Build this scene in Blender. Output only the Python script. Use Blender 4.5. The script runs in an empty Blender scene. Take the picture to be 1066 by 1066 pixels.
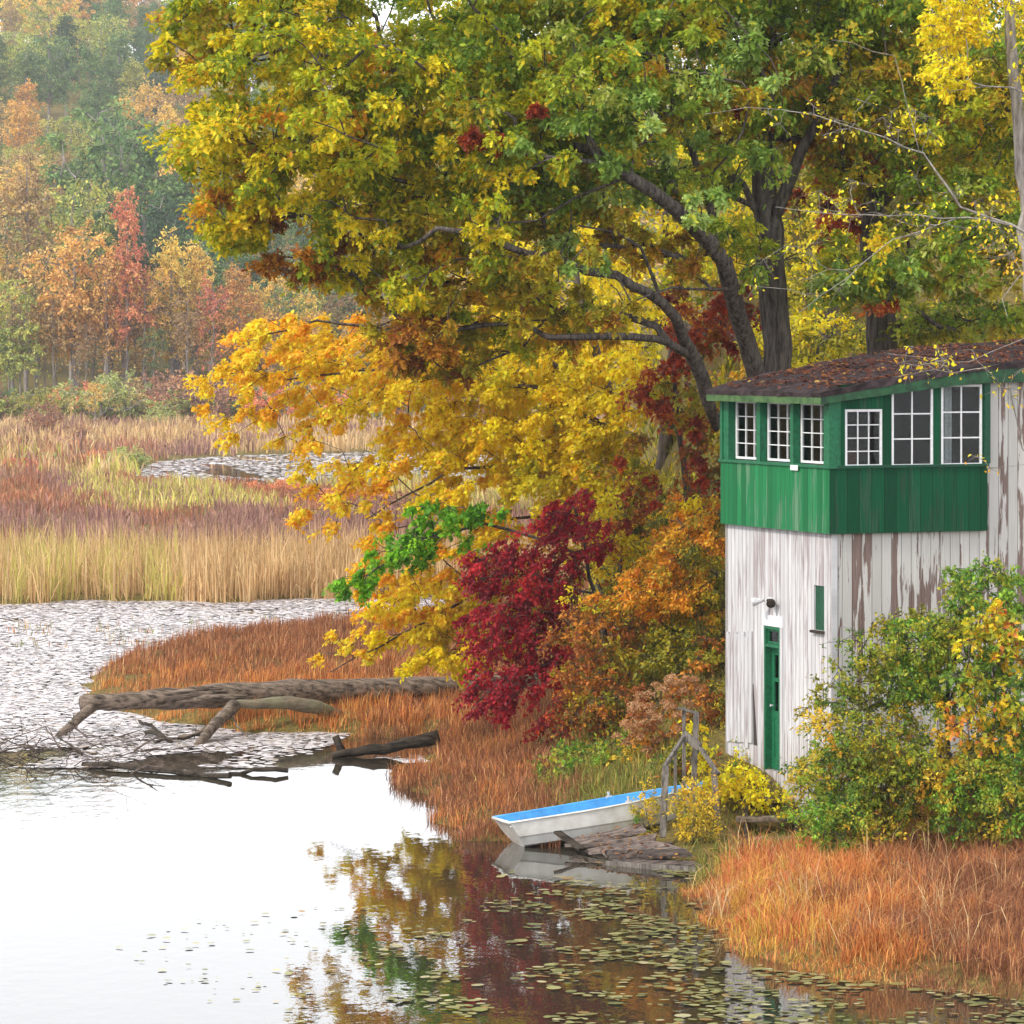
import bpy, bmesh, math, random
import numpy as np
from mathutils import Vector, Matrix
rad = math.radians
scene = bpy.context.scene
COL = scene.collection

# ------------------------------------------------------------------ camera, world, sun, exposure
F, CX, HY, H = 4000.0, 533.0, 355.0, 7.7      # focal length, centre column and horizon row in photo pixels; camera height above the water
cam_d = bpy.data.cameras.new("camera"); cam = bpy.data.objects.new("camera", cam_d); COL.objects.link(cam)
cam_d.sensor_width = 36; cam_d.lens = 36 * F / 1066
cam_d.shift_y = -(533 - HY) / 1066
cam_d.clip_start = 0.5; cam_d.clip_end = 9000
cam.location = (0, 0, H); cam.rotation_euler = (rad(90), 0, 0)
scene.camera = cam
scene.view_settings.view_transform = 'Standard'; scene.view_settings.look = 'None'
scene.view_settings.exposure = 0.37; scene.view_settings.gamma = 1
scene.render.engine = 'CYCLES'
cy = scene.cycles
cy.max_bounces = 7; cy.diffuse_bounces = 5; cy.glossy_bounces = 3; cy.transmission_bounces = 5
cy.transparent_max_bounces = 10; cy.volume_bounces = 1
cy.use_denoising = True
try: cy.denoising_prefilter = 'ACCURATE'
except Exception: pass

SUN_EL, SUN_AZ = rad(40), rad(-126)            # azimuth from +Y towards +X: the hazy sun stands to the left, a little behind the camera
wd = bpy.data.worlds.new("World"); scene.world = wd; wd.use_nodes = True
nt = wd.node_tree; nt.nodes.clear()
wo = nt.nodes.new('ShaderNodeOutputWorld'); bg = nt.nodes.new('ShaderNodeBackground')
sky = nt.nodes.new('ShaderNodeTexSky'); sky.sky_type = 'NISHITA'; sky.sun_disc = False
sky.sun_elevation = SUN_EL; sky.sun_rotation = SUN_AZ; sky.dust_density = 3; sky.air_density = 1.2
tc = nt.nodes.new('ShaderNodeTexCoord'); sp = nt.nodes.new('ShaderNodeSeparateXYZ')
nz = nt.nodes.new('ShaderNodeTexNoise'); nz.inputs['Scale'].default_value = 2.2; nz.inputs['Detail'].default_value = 5
mpz = nt.nodes.new('ShaderNodeMapping'); mpz.inputs['Scale'].default_value = (1, 1, 3.0)
rp = nt.nodes.new('ShaderNodeValToRGB')        # cloud layer brightness: brighter low down in the thin bright overcast
rp.color_ramp.elements[0].position = 0.0; rp.color_ramp.elements[0].color = (1, 1, 1, 1)
rp.color_ramp.elements[1].position = 0.5; rp.color_ramp.elements[1].color = (0.56, 0.575, 0.60, 1)
e = rp.color_ramp.elements.new(0.18); e.color = (0.93, 0.94, 0.97, 1)
vm = nt.nodes.new('ShaderNodeVectorMath'); vm.operation = 'SCALE'
ms = nt.nodes.new('ShaderNodeMath'); ms.operation = 'MULTIPLY_ADD'; ms.inputs[1].default_value = 9.0; ms.inputs[2].default_value = 18.0
mx = nt.nodes.new('ShaderNodeMix'); mx.data_type = 'RGBA'; mx.clamp_factor = False; mx.inputs[0].default_value = 0.86
L = nt.links.new
L(tc.outputs['Generated'], sp.inputs[0]); L(sp.outputs['Z'], rp.inputs[0])
L(tc.outputs['Generated'], mpz.inputs[0]); L(mpz.outputs[0], nz.inputs['Vector'])
L(nz.outputs['Fac'], ms.inputs[0]); L(rp.outputs[0], vm.inputs[0]); L(ms.outputs[0], vm.inputs['Scale'])
L(sky.outputs[0], mx.inputs[6]); L(vm.outputs[0], mx.inputs[7]); L(mx.outputs[2], bg.inputs['Color'])
bg.inputs['Strength'].default_value = 0.1; L(bg.outputs[0], wo.inputs['Surface'])

sl = bpy.data.lights.new("sun", 'SUN'); sun = bpy.data.objects.new("sun", sl); COL.objects.link(sun)
sl.energy = 2.4; sl.angle = rad(8); sl.color = (1.0, 0.93, 0.82)
sd = Vector((math.sin(SUN_AZ) * math.cos(SUN_EL), math.cos(SUN_AZ) * math.cos(SUN_EL), math.sin(SUN_EL)))
sun.rotation_euler = sd.to_track_quat('Z', 'Y').to_euler(); sun.location = (-40, 20, 60)

# ------------------------------------------------------------------ helpers
def P(px, py, D): return Vector(((px - CX) / F * D, D, H - (py - HY) / F * D))
def Wp(px, py):                                  # point of the water plane seen at a photo pixel
    D = F * H / (py - HY); return ((px - CX) / F * D, D)
def lin(c):
    c = c / 255.0
    return c / 12.92 if c <= 0.04045 else ((c + 0.055) / 1.055) ** 2.4
def rgb(*c): return (lin(c[0]), lin(c[1]), lin(c[2]))
def rgba(*c): return rgb(*c) + (1.0,)

def tag(o, label=None, cat=None, group=None, kind=None):
    if label: o['label'] = label
    if cat: o['category'] = cat
    if group: o['group'] = group
    if kind: o['kind'] = kind
    return o
def empty(name, loc=(0, 0, 0), rz=0):
    o = bpy.data.objects.new(name, None); COL.objects.link(o); o.location = loc; o.rotation_euler = (0, 0, rz)
    o.empty_display_size = 0.3
    return o
def link(name, me, mat=None, parent=None):
    o = bpy.data.objects.new(name, me); COL.objects.link(o)
    if mat is not None: me.materials.append(mat)
    if parent is not None: o.parent = parent
    return o
def mesh_np(name, verts, faces, cols=None, smooth=False):
    """faces: (M,k) int array"""
    verts = np.asarray(verts, dtype=np.float32); fl = faces if isinstance(faces, list) else [faces]; fl = [np.asarray(f, dtype=np.int32) for f in fl]
    me = bpy.data.meshes.new(name); M = sum(len(f) for f in fl); ks = np.concatenate([np.full(len(f), f.shape[1]) for f in fl])
    me.vertices.add(len(verts)); me.vertices.foreach_set('co', verts.ravel())
    me.loops.add(int(ks.sum())); me.loops.foreach_set('vertex_index', np.concatenate([f.ravel() for f in fl]))
    me.polygons.add(M); me.polygons.foreach_set('loop_start', (np.cumsum(ks) - ks).astype(np.int32))
    if smooth: me.polygons.foreach_set('use_smooth', np.ones(M, dtype=bool))
    me.update(calc_edges=True)
    if cols is not None:
        a = me.color_attributes.new('tint', 'FLOAT_COLOR', 'POINT')
        c = np.ones((len(verts), 4), dtype=np.float32); c[:, :3] = cols
        a.data.foreach_set('color', c.ravel())
    return me
class MB:
    """collects boxes, beams and tubes into one mesh"""
    def __init__(s): s.v = []; s.f = []
    def quadface(s, pts):
        b = len(s.v); s.v += [tuple(p) for p in pts]; s.f.append(tuple(range(b, b + len(pts))))
    def box(s, a, b_):
        x0, y0, z0 = a; x1, y1, z1 = b_
        s.hexa([(x0, y0, z0), (x1, y0, z0), (x1, y1, z0), (x0, y1, z0), (x0, y0, z1), (x1, y0, z1), (x1, y1, z1), (x0, y1, z1)])
    def hexa(s, p):
        b = len(s.v); s.v += [tuple(q) for q in p]
        for f in ((3, 2, 1, 0), (4, 5, 6, 7), (0, 1, 5, 4), (1, 2, 6, 5), (2, 3, 7, 6), (3, 0, 4, 7)):
            s.f.append(tuple(b + i for i in f))
    def beam(s, a, b, w, t, up=(0, 0, 1)):
        a = Vector(a); b = Vector(b); d = (b - a).normalized(); u = Vector(up)
        if abs(d.dot(u)) > 0.95: u = Vector((0, 1, 0))
        sx = d.cross(u).normalized() * w / 2; sz = sx.cross(d).normalized() * t / 2
        s.hexa([a - sx - sz, b - sx - sz, b + sx - sz, a + sx - sz, a - sx + sz, b - sx + sz, b + sx + sz, a + sx + sz])
    def tube(s, pts, radii, n=8, cap=True, wob=0, rng=None):
        pts = [Vector(p) for p in pts]; base = len(s.v); m = len(pts); ref = None
        for i, p in enumerate(pts):
            d = (pts[min(i + 1, m - 1)] - pts[max(i - 1, 0)]).normalized()
            if ref is None: ref = d.cross(Vector((0.3, 0.9, 0.2))).normalized()
            ref = (ref - d * ref.dot(d)).normalized(); b = d.cross(ref)
            for k in range(n):
                a = 2 * math.pi * k / n; r = radii[i] * (1 + (rng.uniform(-wob, wob) if wob else 0))
                s.v.append(tuple(p + (ref * math.cos(a) + b * math.sin(a)) * r))
        for i in range(m - 1):
            for k in range(n):
                s.f.append((base + i * n + k, base + i * n + (k + 1) % n, base + (i + 1) * n + (k + 1) % n, base + (i + 1) * n + k))
        if cap:
            s.f.append(tuple(base + k for k in range(n))[::-1]); s.f.append(tuple(base + (m - 1) * n + k for k in range(n)))
    def build(s, name, mat, parent=None, smooth=False, bevel=0):
        me = bpy.data.meshes.new(name); me.from_pydata(s.v, [], s.f)
        if bevel or True:
            bm = bmesh.new(); bm.from_mesh(me); bmesh.ops.recalc_face_normals(bm, faces=bm.faces)
            if bevel: bmesh.ops.bevel(bm, geom=list(bm.edges), offset=bevel, segments=1, affect='EDGES')
            bm.to_mesh(me); bm.free()
        if smooth:
            for p in me.polygons: p.use_smooth = True
        return link(name, me, mat, parent)

# ------------------------------------------------------------------ materials
def newmat(name):
    m = bpy.data.materials.new(name); m.use_nodes = True; m.node_tree.nodes.clear(); return m, m.node_tree
def N(nt, t, **kw):
    n = nt.nodes.new(t)
    for k, v in kw.items():
        if k in ('operation', 'data_type', 'blend_type', 'noise_dimensions', 'wave_type', 'bands_direction', 'attribute_name', 'distance', 'feature', 'clamp'): setattr(n, k, v)
        else: n.inputs[k.replace('_', ' ')].default_value = v
    return n
def ramp(nt, stops):
    r = nt.nodes.new('ShaderNodeValToRGB'); el = r.color_ramp.elements
    while len(el) > 1: el.remove(el[-1])
    el[0].position = stops[0][0]; el[0].color = stops[0][1]
    for p, c in stops[1:]:
        q = el.new(p); q.color = c
    return r
def bsdf(nt, rough=0.7, spec=0.3):
    b = nt.nodes.new('ShaderNodeBsdfPrincipled'); o = nt.nodes.new('ShaderNodeOutputMaterial')
    b.inputs['Roughness'].default_value = rough; b.inputs['Specular IOR Level'].default_value = spec
    nt.links.new(b.outputs[0], o.inputs['Surface']); return b, o

def leaf_mat(name, trans=0.45, rough=0.55, spec=0.35, vary=False):
    m, nt = newmat(name); b, o = bsdf(nt, rough, spec); Lk = nt.links.new
    at = nt.nodes.new('ShaderNodeAttribute'); at.attribute_name = 'tint'; col = at.outputs['Color']
    if vary:
        oi = nt.nodes.new('ShaderNodeObjectInfo'); hs = nt.nodes.new('ShaderNodeHueSaturation')
        mr = N(nt, 'ShaderNodeMapRange'); mr.inputs['To Min'].default_value = 0.488; mr.inputs['To Max'].default_value = 0.515
        m2 = N(nt, 'ShaderNodeMapRange'); m2.inputs['To Min'].default_value = 1.0; m2.inputs['To Max'].default_value = 1.35
        Lk(oi.outputs['Random'], mr.inputs[0]); Lk(oi.outputs['Random'], m2.inputs[0])
        Lk(mr.outputs[0], hs.inputs['Hue']); Lk(m2.outputs[0], hs.inputs['Value']); Lk(col, hs.inputs['Color']); hs.inputs['Saturation'].default_value = 0.90; col = hs.outputs[0]
    t = nt.nodes.new('ShaderNodeBsdfTranslucent'); mxs = nt.nodes.new('ShaderNodeMixShader'); mxs.inputs[0].default_value = trans
    Lk(col, b.inputs['Base Color']); Lk(col, t.inputs['Color'])
    Lk(b.outputs[0], mxs.inputs[1]); Lk(t.outputs[0], mxs.inputs[2]); Lk(mxs.outputs[0], o.inputs['Surface'])
    return m
M_LEAF = leaf_mat('leaf'); M_FAR = leaf_mat('far_leaf', 0.3, 0.8, 0.1, True); M_GRASS = leaf_mat('grass_blade', 0.3, 0.6, 0.2)
M_GLOSSLEAF = leaf_mat('pad', 0.0, 0.38, 0.5)

def bark(name, c1, c2, sc=6, moss=None, along=2):
    m, nt = newmat(name); b, o = bsdf(nt, 0.9, 0.1); Lk = nt.links.new
    tc = nt.nodes.new('ShaderNodeTexCoord'); mp = nt.nodes.new('ShaderNodeMapping'); mp.inputs['Scale'].default_value = tuple(0.16 if i_ == along else 1 for i_ in range(3))
    n1 = N(nt, 'ShaderNodeTexNoise', Scale=sc * 2.5, Detail=6, Roughness=0.65); Lk(tc.outputs['Object'], mp.inputs[0]); Lk(mp.outputs[0], n1.inputs['Vector'])
    n2 = N(nt, 'ShaderNodeTexNoise', Scale=1.3, Detail=3); Lk(tc.outputs['Object'], n2.inputs['Vector'])
    r = ramp(nt, [(0.35, c1 + (1,)), (0.62, c2 + (1,))]); Lk(n1.outputs['Fac'], r.inputs[0]); col = r.outputs[0]
    if moss:
        mm = N(nt, 'ShaderNodeMix', data_type='RGBA'); r2 = ramp(nt, [(0.36, (0, 0, 0, 1)), (0.7, (1, 1, 1, 1))])
        Lk(n2.outputs['Fac'], r2.inputs[0]); Lk(r2.outputs[0], mm.inputs[0]); Lk(col, mm.inputs[6]); mm.inputs[7].default_value = moss + (1,); col = mm.outputs[2]
    bp = N(nt, 'ShaderNodeBump', Strength=0.8, Distance=0.03); Lk(n1.outputs['Fac'], bp.inputs['Height']); Lk(bp.outputs[0], b.inputs['Normal'])
    Lk(col, b.inputs['Base Color']); return m
M_BARK = bark('oak_bark', (0.03, 0.024, 0.021), (0.155, 0.13, 0.112))
M_PALEBARK = bark('grey_bark', (0.16, 0.14, 0.125), (0.42, 0.38, 0.34))
M_FARBARK = bark('far_bark', (0.16, 0.14, 0.13), (0.34, 0.30, 0.28), 2)
M_LOG = bark('weathered_log', (0.035, 0.027, 0.022), (0.27, 0.21, 0.165), 5, None, 0)
M_MOSSLOG = bark('lichened_log', (0.10, 0.08, 0.06), (0.25, 0.20, 0.15), 6, (0.20, 0.205, 0.12), 0)
M_DARKLOG = bark('wet_log', (0.015, 0.012, 0.01), (0.08, 0.065, 0.05), 6, None, 0)
M_DRIFT = bark('dead_twigs', (0.03, 0.024, 0.02), (0.17, 0.13, 0.11), 5, None, 0)
M_GREYWOOD = bark('grey_timber', (0.06, 0.052, 0.046), (0.24, 0.215, 0.19), 9)
M_DECK = bark('decking', (0.04, 0.032, 0.03), (0.19, 0.15, 0.13), 7, None, 0)

def painted(name, paint, paint2, bare, bare2, axis, board, thr, width, seed=0.0, grain=0.35, rough=0.6, cream=None):
    """vertical boards: axis 0 -> boards counted along local x, 1 -> along local y. thr: how much paint has flaked off"""
    m, nt = newmat(name); b, o = bsdf(nt, rough, 0.12); Lk = nt.links.new
    tc = nt.nodes.new('ShaderNodeTexCoord'); s = nt.nodes.new('ShaderNodeSeparateXYZ'); Lk(tc.outputs['Object'], s.inputs[0])
    d = N(nt, 'ShaderNodeMath', operation='DIVIDE'); Lk(s.outputs[axis], d.inputs[0]); d.inputs[1].default_value = board
    fl = N(nt, 'ShaderNodeMath', operation='FLOOR'); Lk(d.outputs[0], fl.inputs[0])
    fr = N(nt, 'ShaderNodeMath', operation='FRACT'); Lk(d.outputs[0], fr.inputs[0])
    wn = N(nt, 'ShaderNodeTexWhiteNoise', noise_dimensions='1D'); Lk(fl.outputs[0], wn.inputs['W'])
    cb = nt.nodes.new('ShaderNodeCombineXYZ'); off = N(nt, 'ShaderNodeMath', operation='MULTIPLY_ADD'); Lk(wn.outputs['Value'], off.inputs[0]); off.inputs[1].default_value = 7.0; off.inputs[2].default_value = seed
    Lk(s.outputs[axis], cb.inputs[0]); Lk(off.outputs[0], cb.inputs[1]); Lk(s.outputs['Z'], cb.inputs[2])
    mp = nt.nodes.new('ShaderNodeMapping'); mp.inputs['Scale'].default_value = (9, 1, 0.75); Lk(cb.outputs[0], mp.inputs[0])
    n1 = N(nt, 'ShaderNodeTexNoise', Scale=1.3, Detail=8, Roughness=0.62); Lk(mp.outputs[0], n1.inputs['Vector'])
    mp2 = nt.nodes.new('ShaderNodeMapping'); mp2.inputs['Scale'].default_value = (70, 1, 1.6); Lk(cb.outputs[0], mp2.inputs[0])
    n2 = N(nt, 'ShaderNodeTexNoise', Scale=1.0, Detail=5, Roughness=0.6); Lk(mp2.outputs[0], n2.inputs['Vector'])
    n3 = N(nt, 'ShaderNodeTexNoise', Scale=0.7, Detail=2); Lk(tc.outputs['Object'], n3.inputs['Vector'])
    # flaking = patchy noise + per board bias + large areas
    a1 = N(nt, 'ShaderNodeMath', operation='MULTIPLY_ADD'); Lk(wn.outputs['Value'], a1.inputs[0]); a1.inputs[1].default_value = 0.22; Lk(n1.outputs['Fac'], a1.inputs[2])
    a2 = N(nt, 'ShaderNodeMath', operation='MULTIPLY_ADD'); Lk(n3.outputs['Fac'], a2.inputs[0]); a2.inputs[1].default_value = 0.5; Lk(a1.outputs[0], a2.inputs[2])
    r = ramp(nt, [(thr, (0, 0, 0, 1)), (thr + width, (1, 1, 1, 1))]); Lk(a2.outputs[0], r.inputs[0])
    pr = ramp(nt, [(0.3, paint2 + (1,)), (0.62, paint + (1,))]); Lk(n2.outputs['Fac'], pr.inputs[0])
    br = ramp(nt, [(0.3, bare + (1,)), (0.7, bare2 + (1,))]); Lk(n2.outputs['Fac'], br.inputs[0])
    mixc = N(nt, 'ShaderNodeMix', data_type='RGBA'); Lk(r.outputs[0], mixc.inputs[0]); Lk(pr.outputs[0], mixc.inputs[6]); Lk(br.outputs[0], mixc.inputs[7])
    # board joints
    g1 = N(nt, 'ShaderNodeMath', operation='COMPARE'); Lk(fr.outputs[0], g1.inputs[0]); g1.inputs[1].default_value = 0.0; g1.inputs[2].default_value = 0.012 / board
    gm = N(nt, 'ShaderNodeMix', data_type='RGBA'); gs = N(nt, 'ShaderNodeMath', operation='MULTIPLY'); Lk(g1.outputs[0], gs.inputs[0]); gs.inputs[1].default_value = 0.6
    Lk(gs.outputs[0], gm.inputs[0]); Lk(mixc.outputs[2], gm.inputs[6]); gm.inputs[7].default_value = tuple(c * 0.35 for c in bare) + (1,)
    # board to board tone
    hv = nt.nodes.new('ShaderNodeHueSaturation'); mr = N(nt, 'ShaderNodeMapRange'); mr.inputs['To Min'].default_value = 1 - grain * 0.35; mr.inputs['To Max'].default_value = 1 + grain * 0.15
    Lk(wn.outputs['Value'], mr.inputs[0]); Lk(mr.outputs[0], hv.inputs['Value']); Lk(gm.outputs[2], hv.inputs['Color'])
    Lk(hv.outputs[0], b.inputs['Base Color'])
    inv = N(nt, 'ShaderNodeMath', operation='SUBTRACT'); inv.inputs[0].default_value = 0.0; Lk(r.outputs[0], inv.inputs[1])
    inv2 = N(nt, 'ShaderNodeMath', operation='SUBTRACT'); Lk(inv.outputs[0], inv2.inputs[0]); gg = N(nt, 'ShaderNodeMath', operation='MULTIPLY'); Lk(g1.outputs[0], gg.inputs[0]); gg.inputs[1].default_value = 2.5; Lk(gg.outputs[0], inv2.inputs[1])
    bp = N(nt, 'ShaderNodeBump', Strength=0.6, Distance=0.006); Lk(inv2.outputs[0], bp.inputs['Height']); Lk(bp.outputs[0], b.inputs['Normal'])
    return m
M_WHITE_L = painted('white_boards_front', (0.64, 0.635, 0.65), (0.42, 0.405, 0.415), (0.22, 0.18, 0.18), (0.46, 0.41, 0.42), 1, 0.13, 0.86, 0.16, 1.0)
M_WHITE_R = painted('white_boards_side', (0.58, 0.56, 0.535), (0.48, 0.455, 0.43), (0.14, 0.095, 0.08), (0.25, 0.18, 0.16), 0, 0.17, 0.93, 0.03, 5.0)
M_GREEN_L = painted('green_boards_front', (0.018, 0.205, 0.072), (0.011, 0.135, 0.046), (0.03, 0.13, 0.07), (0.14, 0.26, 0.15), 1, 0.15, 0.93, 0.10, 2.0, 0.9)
M_GREEN_R = painted('green_boards_side_shaded', (0.004, 0.088, 0.036), (0.002, 0.055, 0.022), (0.004, 0.035, 0.018), (0.035, 0.10, 0.055), 0, 0.21, 0.92, 0.10, 3.0, 1.0)  # darker copy of the front green: the side wall's shade is in the colour

def simple(name, c, rough=0.6, noise=0.25, sc=20, spec=0.3, c2=None, bump=0.2):
    m, nt = newmat(name); b, o = bsdf(nt, rough, spec); Lk = nt.links.new
    tc = nt.nodes.new('ShaderNodeTexCoord'); n1 = N(nt, 'ShaderNodeTexNoise', Scale=sc, Detail=6, Roughness=0.6); Lk(tc.outputs['Object'], n1.inputs['Vector'])
    lo = c2 if c2 else tuple(x * (1 - noise) for x in c)
    r = ramp(nt, [(0.36, lo + (1,)), (0.6, c + (1,))]); Lk(n1.outputs['Fac'], r.inputs[0]); Lk(r.outputs[0], b.inputs['Base Color'])
    bp = N(nt, 'ShaderNodeBump', Strength=bump, Distance=0.01); Lk(n1.outputs['Fac'], bp.inputs['Height']); Lk(bp.outputs[0], b.inputs['Normal'])
    return m
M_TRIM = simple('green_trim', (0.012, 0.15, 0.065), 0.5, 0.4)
M_TRIMD = simple('green_trim_dark', (0.006, 0.075, 0.036), 0.5, 0.4)  # darker copy of the trim green, shade put into side sill and post
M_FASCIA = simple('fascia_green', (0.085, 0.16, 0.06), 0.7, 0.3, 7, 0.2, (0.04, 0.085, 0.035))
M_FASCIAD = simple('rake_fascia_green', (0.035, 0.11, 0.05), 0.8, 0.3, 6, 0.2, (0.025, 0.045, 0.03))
M_SASH = simple('white_sash', (0.78, 0.78, 0.80), 0.5, 0.15)
M_ROOF = simple('roofing_felt', (0.06, 0.043, 0.046), 0.95, 0.3, 5, 0.1, (0.02, 0.015, 0.015), 0.6)
M_DARK = simple('dark_interior', (0.05, 0.04, 0.035), 0.9)
M_ROOM = simple('room_lining', (0.07, 0.05, 0.042), 0.9)
M_METAL = simple('lamp_metal', (0.65, 0.65, 0.67), 0.3, 0.3, 30, 0.5)
M_STONE = simple('step_timber', (0.26, 0.20, 0.15), 0.9, 0.5, 8, 0.1, (0.05, 0.04, 0.032), 0.8)
M_BOATW = simple('boat_white', (0.78, 0.77, 0.74), 0.35, 0.0, 3, 0.5, (0.56, 0.53, 0.48), 0.05)
M_BOATB = simple('boat_blue', (0.07, 0.36, 0.75), 0.4, 0.2, 5, 0.4, (0.05, 0.27, 0.6), 0.05)
M_BROWN = simple('brown_fabric', (0.16, 0.05, 0.03), 0.9)
M_CURT = simple('white_curtain', (0.7, 0.7, 0.72), 0.9)
M_CURTB = simple('blue_curtain', (0.05, 0.18, 0.42), 0.9)
def glass_mat():
    m, nt = newmat('window_glass'); o = nt.nodes.new('ShaderNodeOutputMaterial'); g = nt.nodes.new('ShaderNodeBsdfGlossy'); t = nt.nodes.new('ShaderNodeBsdfTransparent')
    g.inputs['Roughness'].default_value = 0.03; fr = nt.nodes.new('ShaderNodeFresnel'); fr.inputs['IOR'].default_value = 1.28
    t.inputs['Color'].default_value = (0.8, 0.83, 0.82, 1); mxs = nt.nodes.new('ShaderNodeMixShader')
    tc = nt.nodes.new('ShaderNodeTexCoord'); n1 = N(nt, 'ShaderNodeTexNoise', Scale=3.0, Detail=1); bp = N(nt, 'ShaderNodeBump', Strength=0.15, Distance=0.01)
    nt.links.new(tc.outputs['Object'], n1.inputs['Vector']); nt.links.new(n1.outputs['Fac'], bp.inputs['Height']); nt.links.new(bp.outputs[0], g.inputs['Normal'])
    nt.links.new(fr.outputs[0], mxs.inputs[0]); nt.links.new(t.outputs[0], mxs.inputs[1]); nt.links.new(g.outputs[0], mxs.inputs[2]); nt.links.new(mxs.outputs[0], o.inputs['Surface'])
    return m
M_GLASS = glass_mat()

# ------------------------------------------------------------------ ground, water, haze
def poly_world(pts): return np.array([Wp(*p) for p in pts])
BANK = poly_world([(1700, 1050), (1066, 1036), (980, 1032), (900, 1022), (820, 1010), (765, 988), (722, 955), (708, 928), (735, 908), (690, 897),
                   (640, 884), (600, 880), (560, 876), (530, 872), (492, 874), (466, 850), (450, 828), (425, 814), (412, 805), (452, 797), (466, 782), (440, 769), (340, 766), (250, 763),
                   (170, 752), (100, 732), (78, 714), (110, 692), (200, 669), (330, 654), (420, 646), (480, 640), (560, 615), (620, 560), (620, 470), (4000, 430)])
FAR = poly_world([(-4000, 632), (0, 629), (60, 627), (200, 627), (360, 623), (470, 618), (700, 600), (4000, 560), (9000, 375), (-9000, 375)])
CHAN = poly_world([(128, 490), (180, 479), (250, 474), (420, 470), (640, 468), (640, 500), (420, 505), (300, 507), (250, 505), (200, 507), (150, 500)])
def inside(poly, x, y):
    c = np.zeros(x.shape, bool); n = len(poly); j = n - 1
    for i in range(n):
        xi, yi = poly[i]; xj, yj = poly[j]
        if yi != yj:
            c ^= ((yi > y) != (yj > y)) & (x < (xj - xi) * (y - yi) / (yj - yi) + xi)
        j = i
    return c
def sdist(poly, x, y):
    d = np.full(x.shape, 1e9); n = len(poly)
    for i in range(n):
        ax, ay = poly[i]; bx, by = poly[(i + 1) % n]; ex, ey = bx - ax, by - ay
        t = np.clip(((x - ax) * ex + (y - ay) * ey) / (ex * ex + ey * ey + 1e-9), 0, 1)
        d = np.minimum(d, np.hypot(x - ax - t * ex, y - ay - t * ey))
    return np.where(inside(poly, x, y), d, -d)
def sstep(a, b, t):
    t = np.clip((t - a) / (b - a), 0, 1); return t * t * (3 - 2 * t)
def ground(x, y):
    x = np.asarray(x, float); y = np.asarray(y, float)
    wob = 0.16 * np.sin(x * 2.1 + 0.9 * np.sin(y * 1.3)) + 0.12 * np.sin(y * 2.7 + x) + 0.14 * np.sin(x * 0.9 + 2) + 0.05 * np.sin(x * 7 + y * 3)
    sb = sdist(BANK, x, y) + wob; sf = sdist(FAR, x, y) + wob * 3; sc = sdist(CHAN, x, y) + wob * 3
    hb = np.clip(sb * 0.30, -0.9, 0.22)
    s = (x - 2.2) * 0.62 + (y - 60.0) * 0.80 + 1.0
    wx = sstep(-1.0, 4.5, x - 0.05 * (y - 60)) * sstep(52, 58, y)
    hill = 0.34 * np.maximum(s, 0) * wx
    hill = np.where(hill > 16, 16 + (hill - 16) * 0.2, hill)
    hill = hill - 0.42 * np.exp(-((x - 4.1) ** 2 / 0.7 + (y - 58.5) ** 2 / 0.8)) * (sb > 0.5)
    hb = hb + np.where(sb > 0, hill + 0.05 * np.sin(x * 1.7) * np.sin(y * 1.9) + 0.02 * np.minimum(sb, 10), 0)
    hf = np.clip(np.minimum(sf, 0.0 + sf) * 0.15, -0.9, 0.15); hf = np.minimum(hf, np.clip(-sc * 0.2, -0.5, 0.15))
    xr = x / np.maximum(y, 1)
    ridge = 65 + 17 * sstep(0.055, 0.13, -xr) - 18 * sstep(-0.05, 0.1, xr) + 5 * np.sin(x * 0.02 + 1)
    up = ridge * (sstep(372, 900, y) * 0.75 + 0.25 * np.clip((y - 372) / 528, 0, 1)) * (1 - 0.7 * sstep(950, 1800, y))
    hf = hf + np.where(sf > 0, up, 0)
    return np.maximum(np.maximum(hb, hf), -0.9)
def gz(x, y): return float(ground(np.array([x]), np.array([y]))[0])

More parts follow.
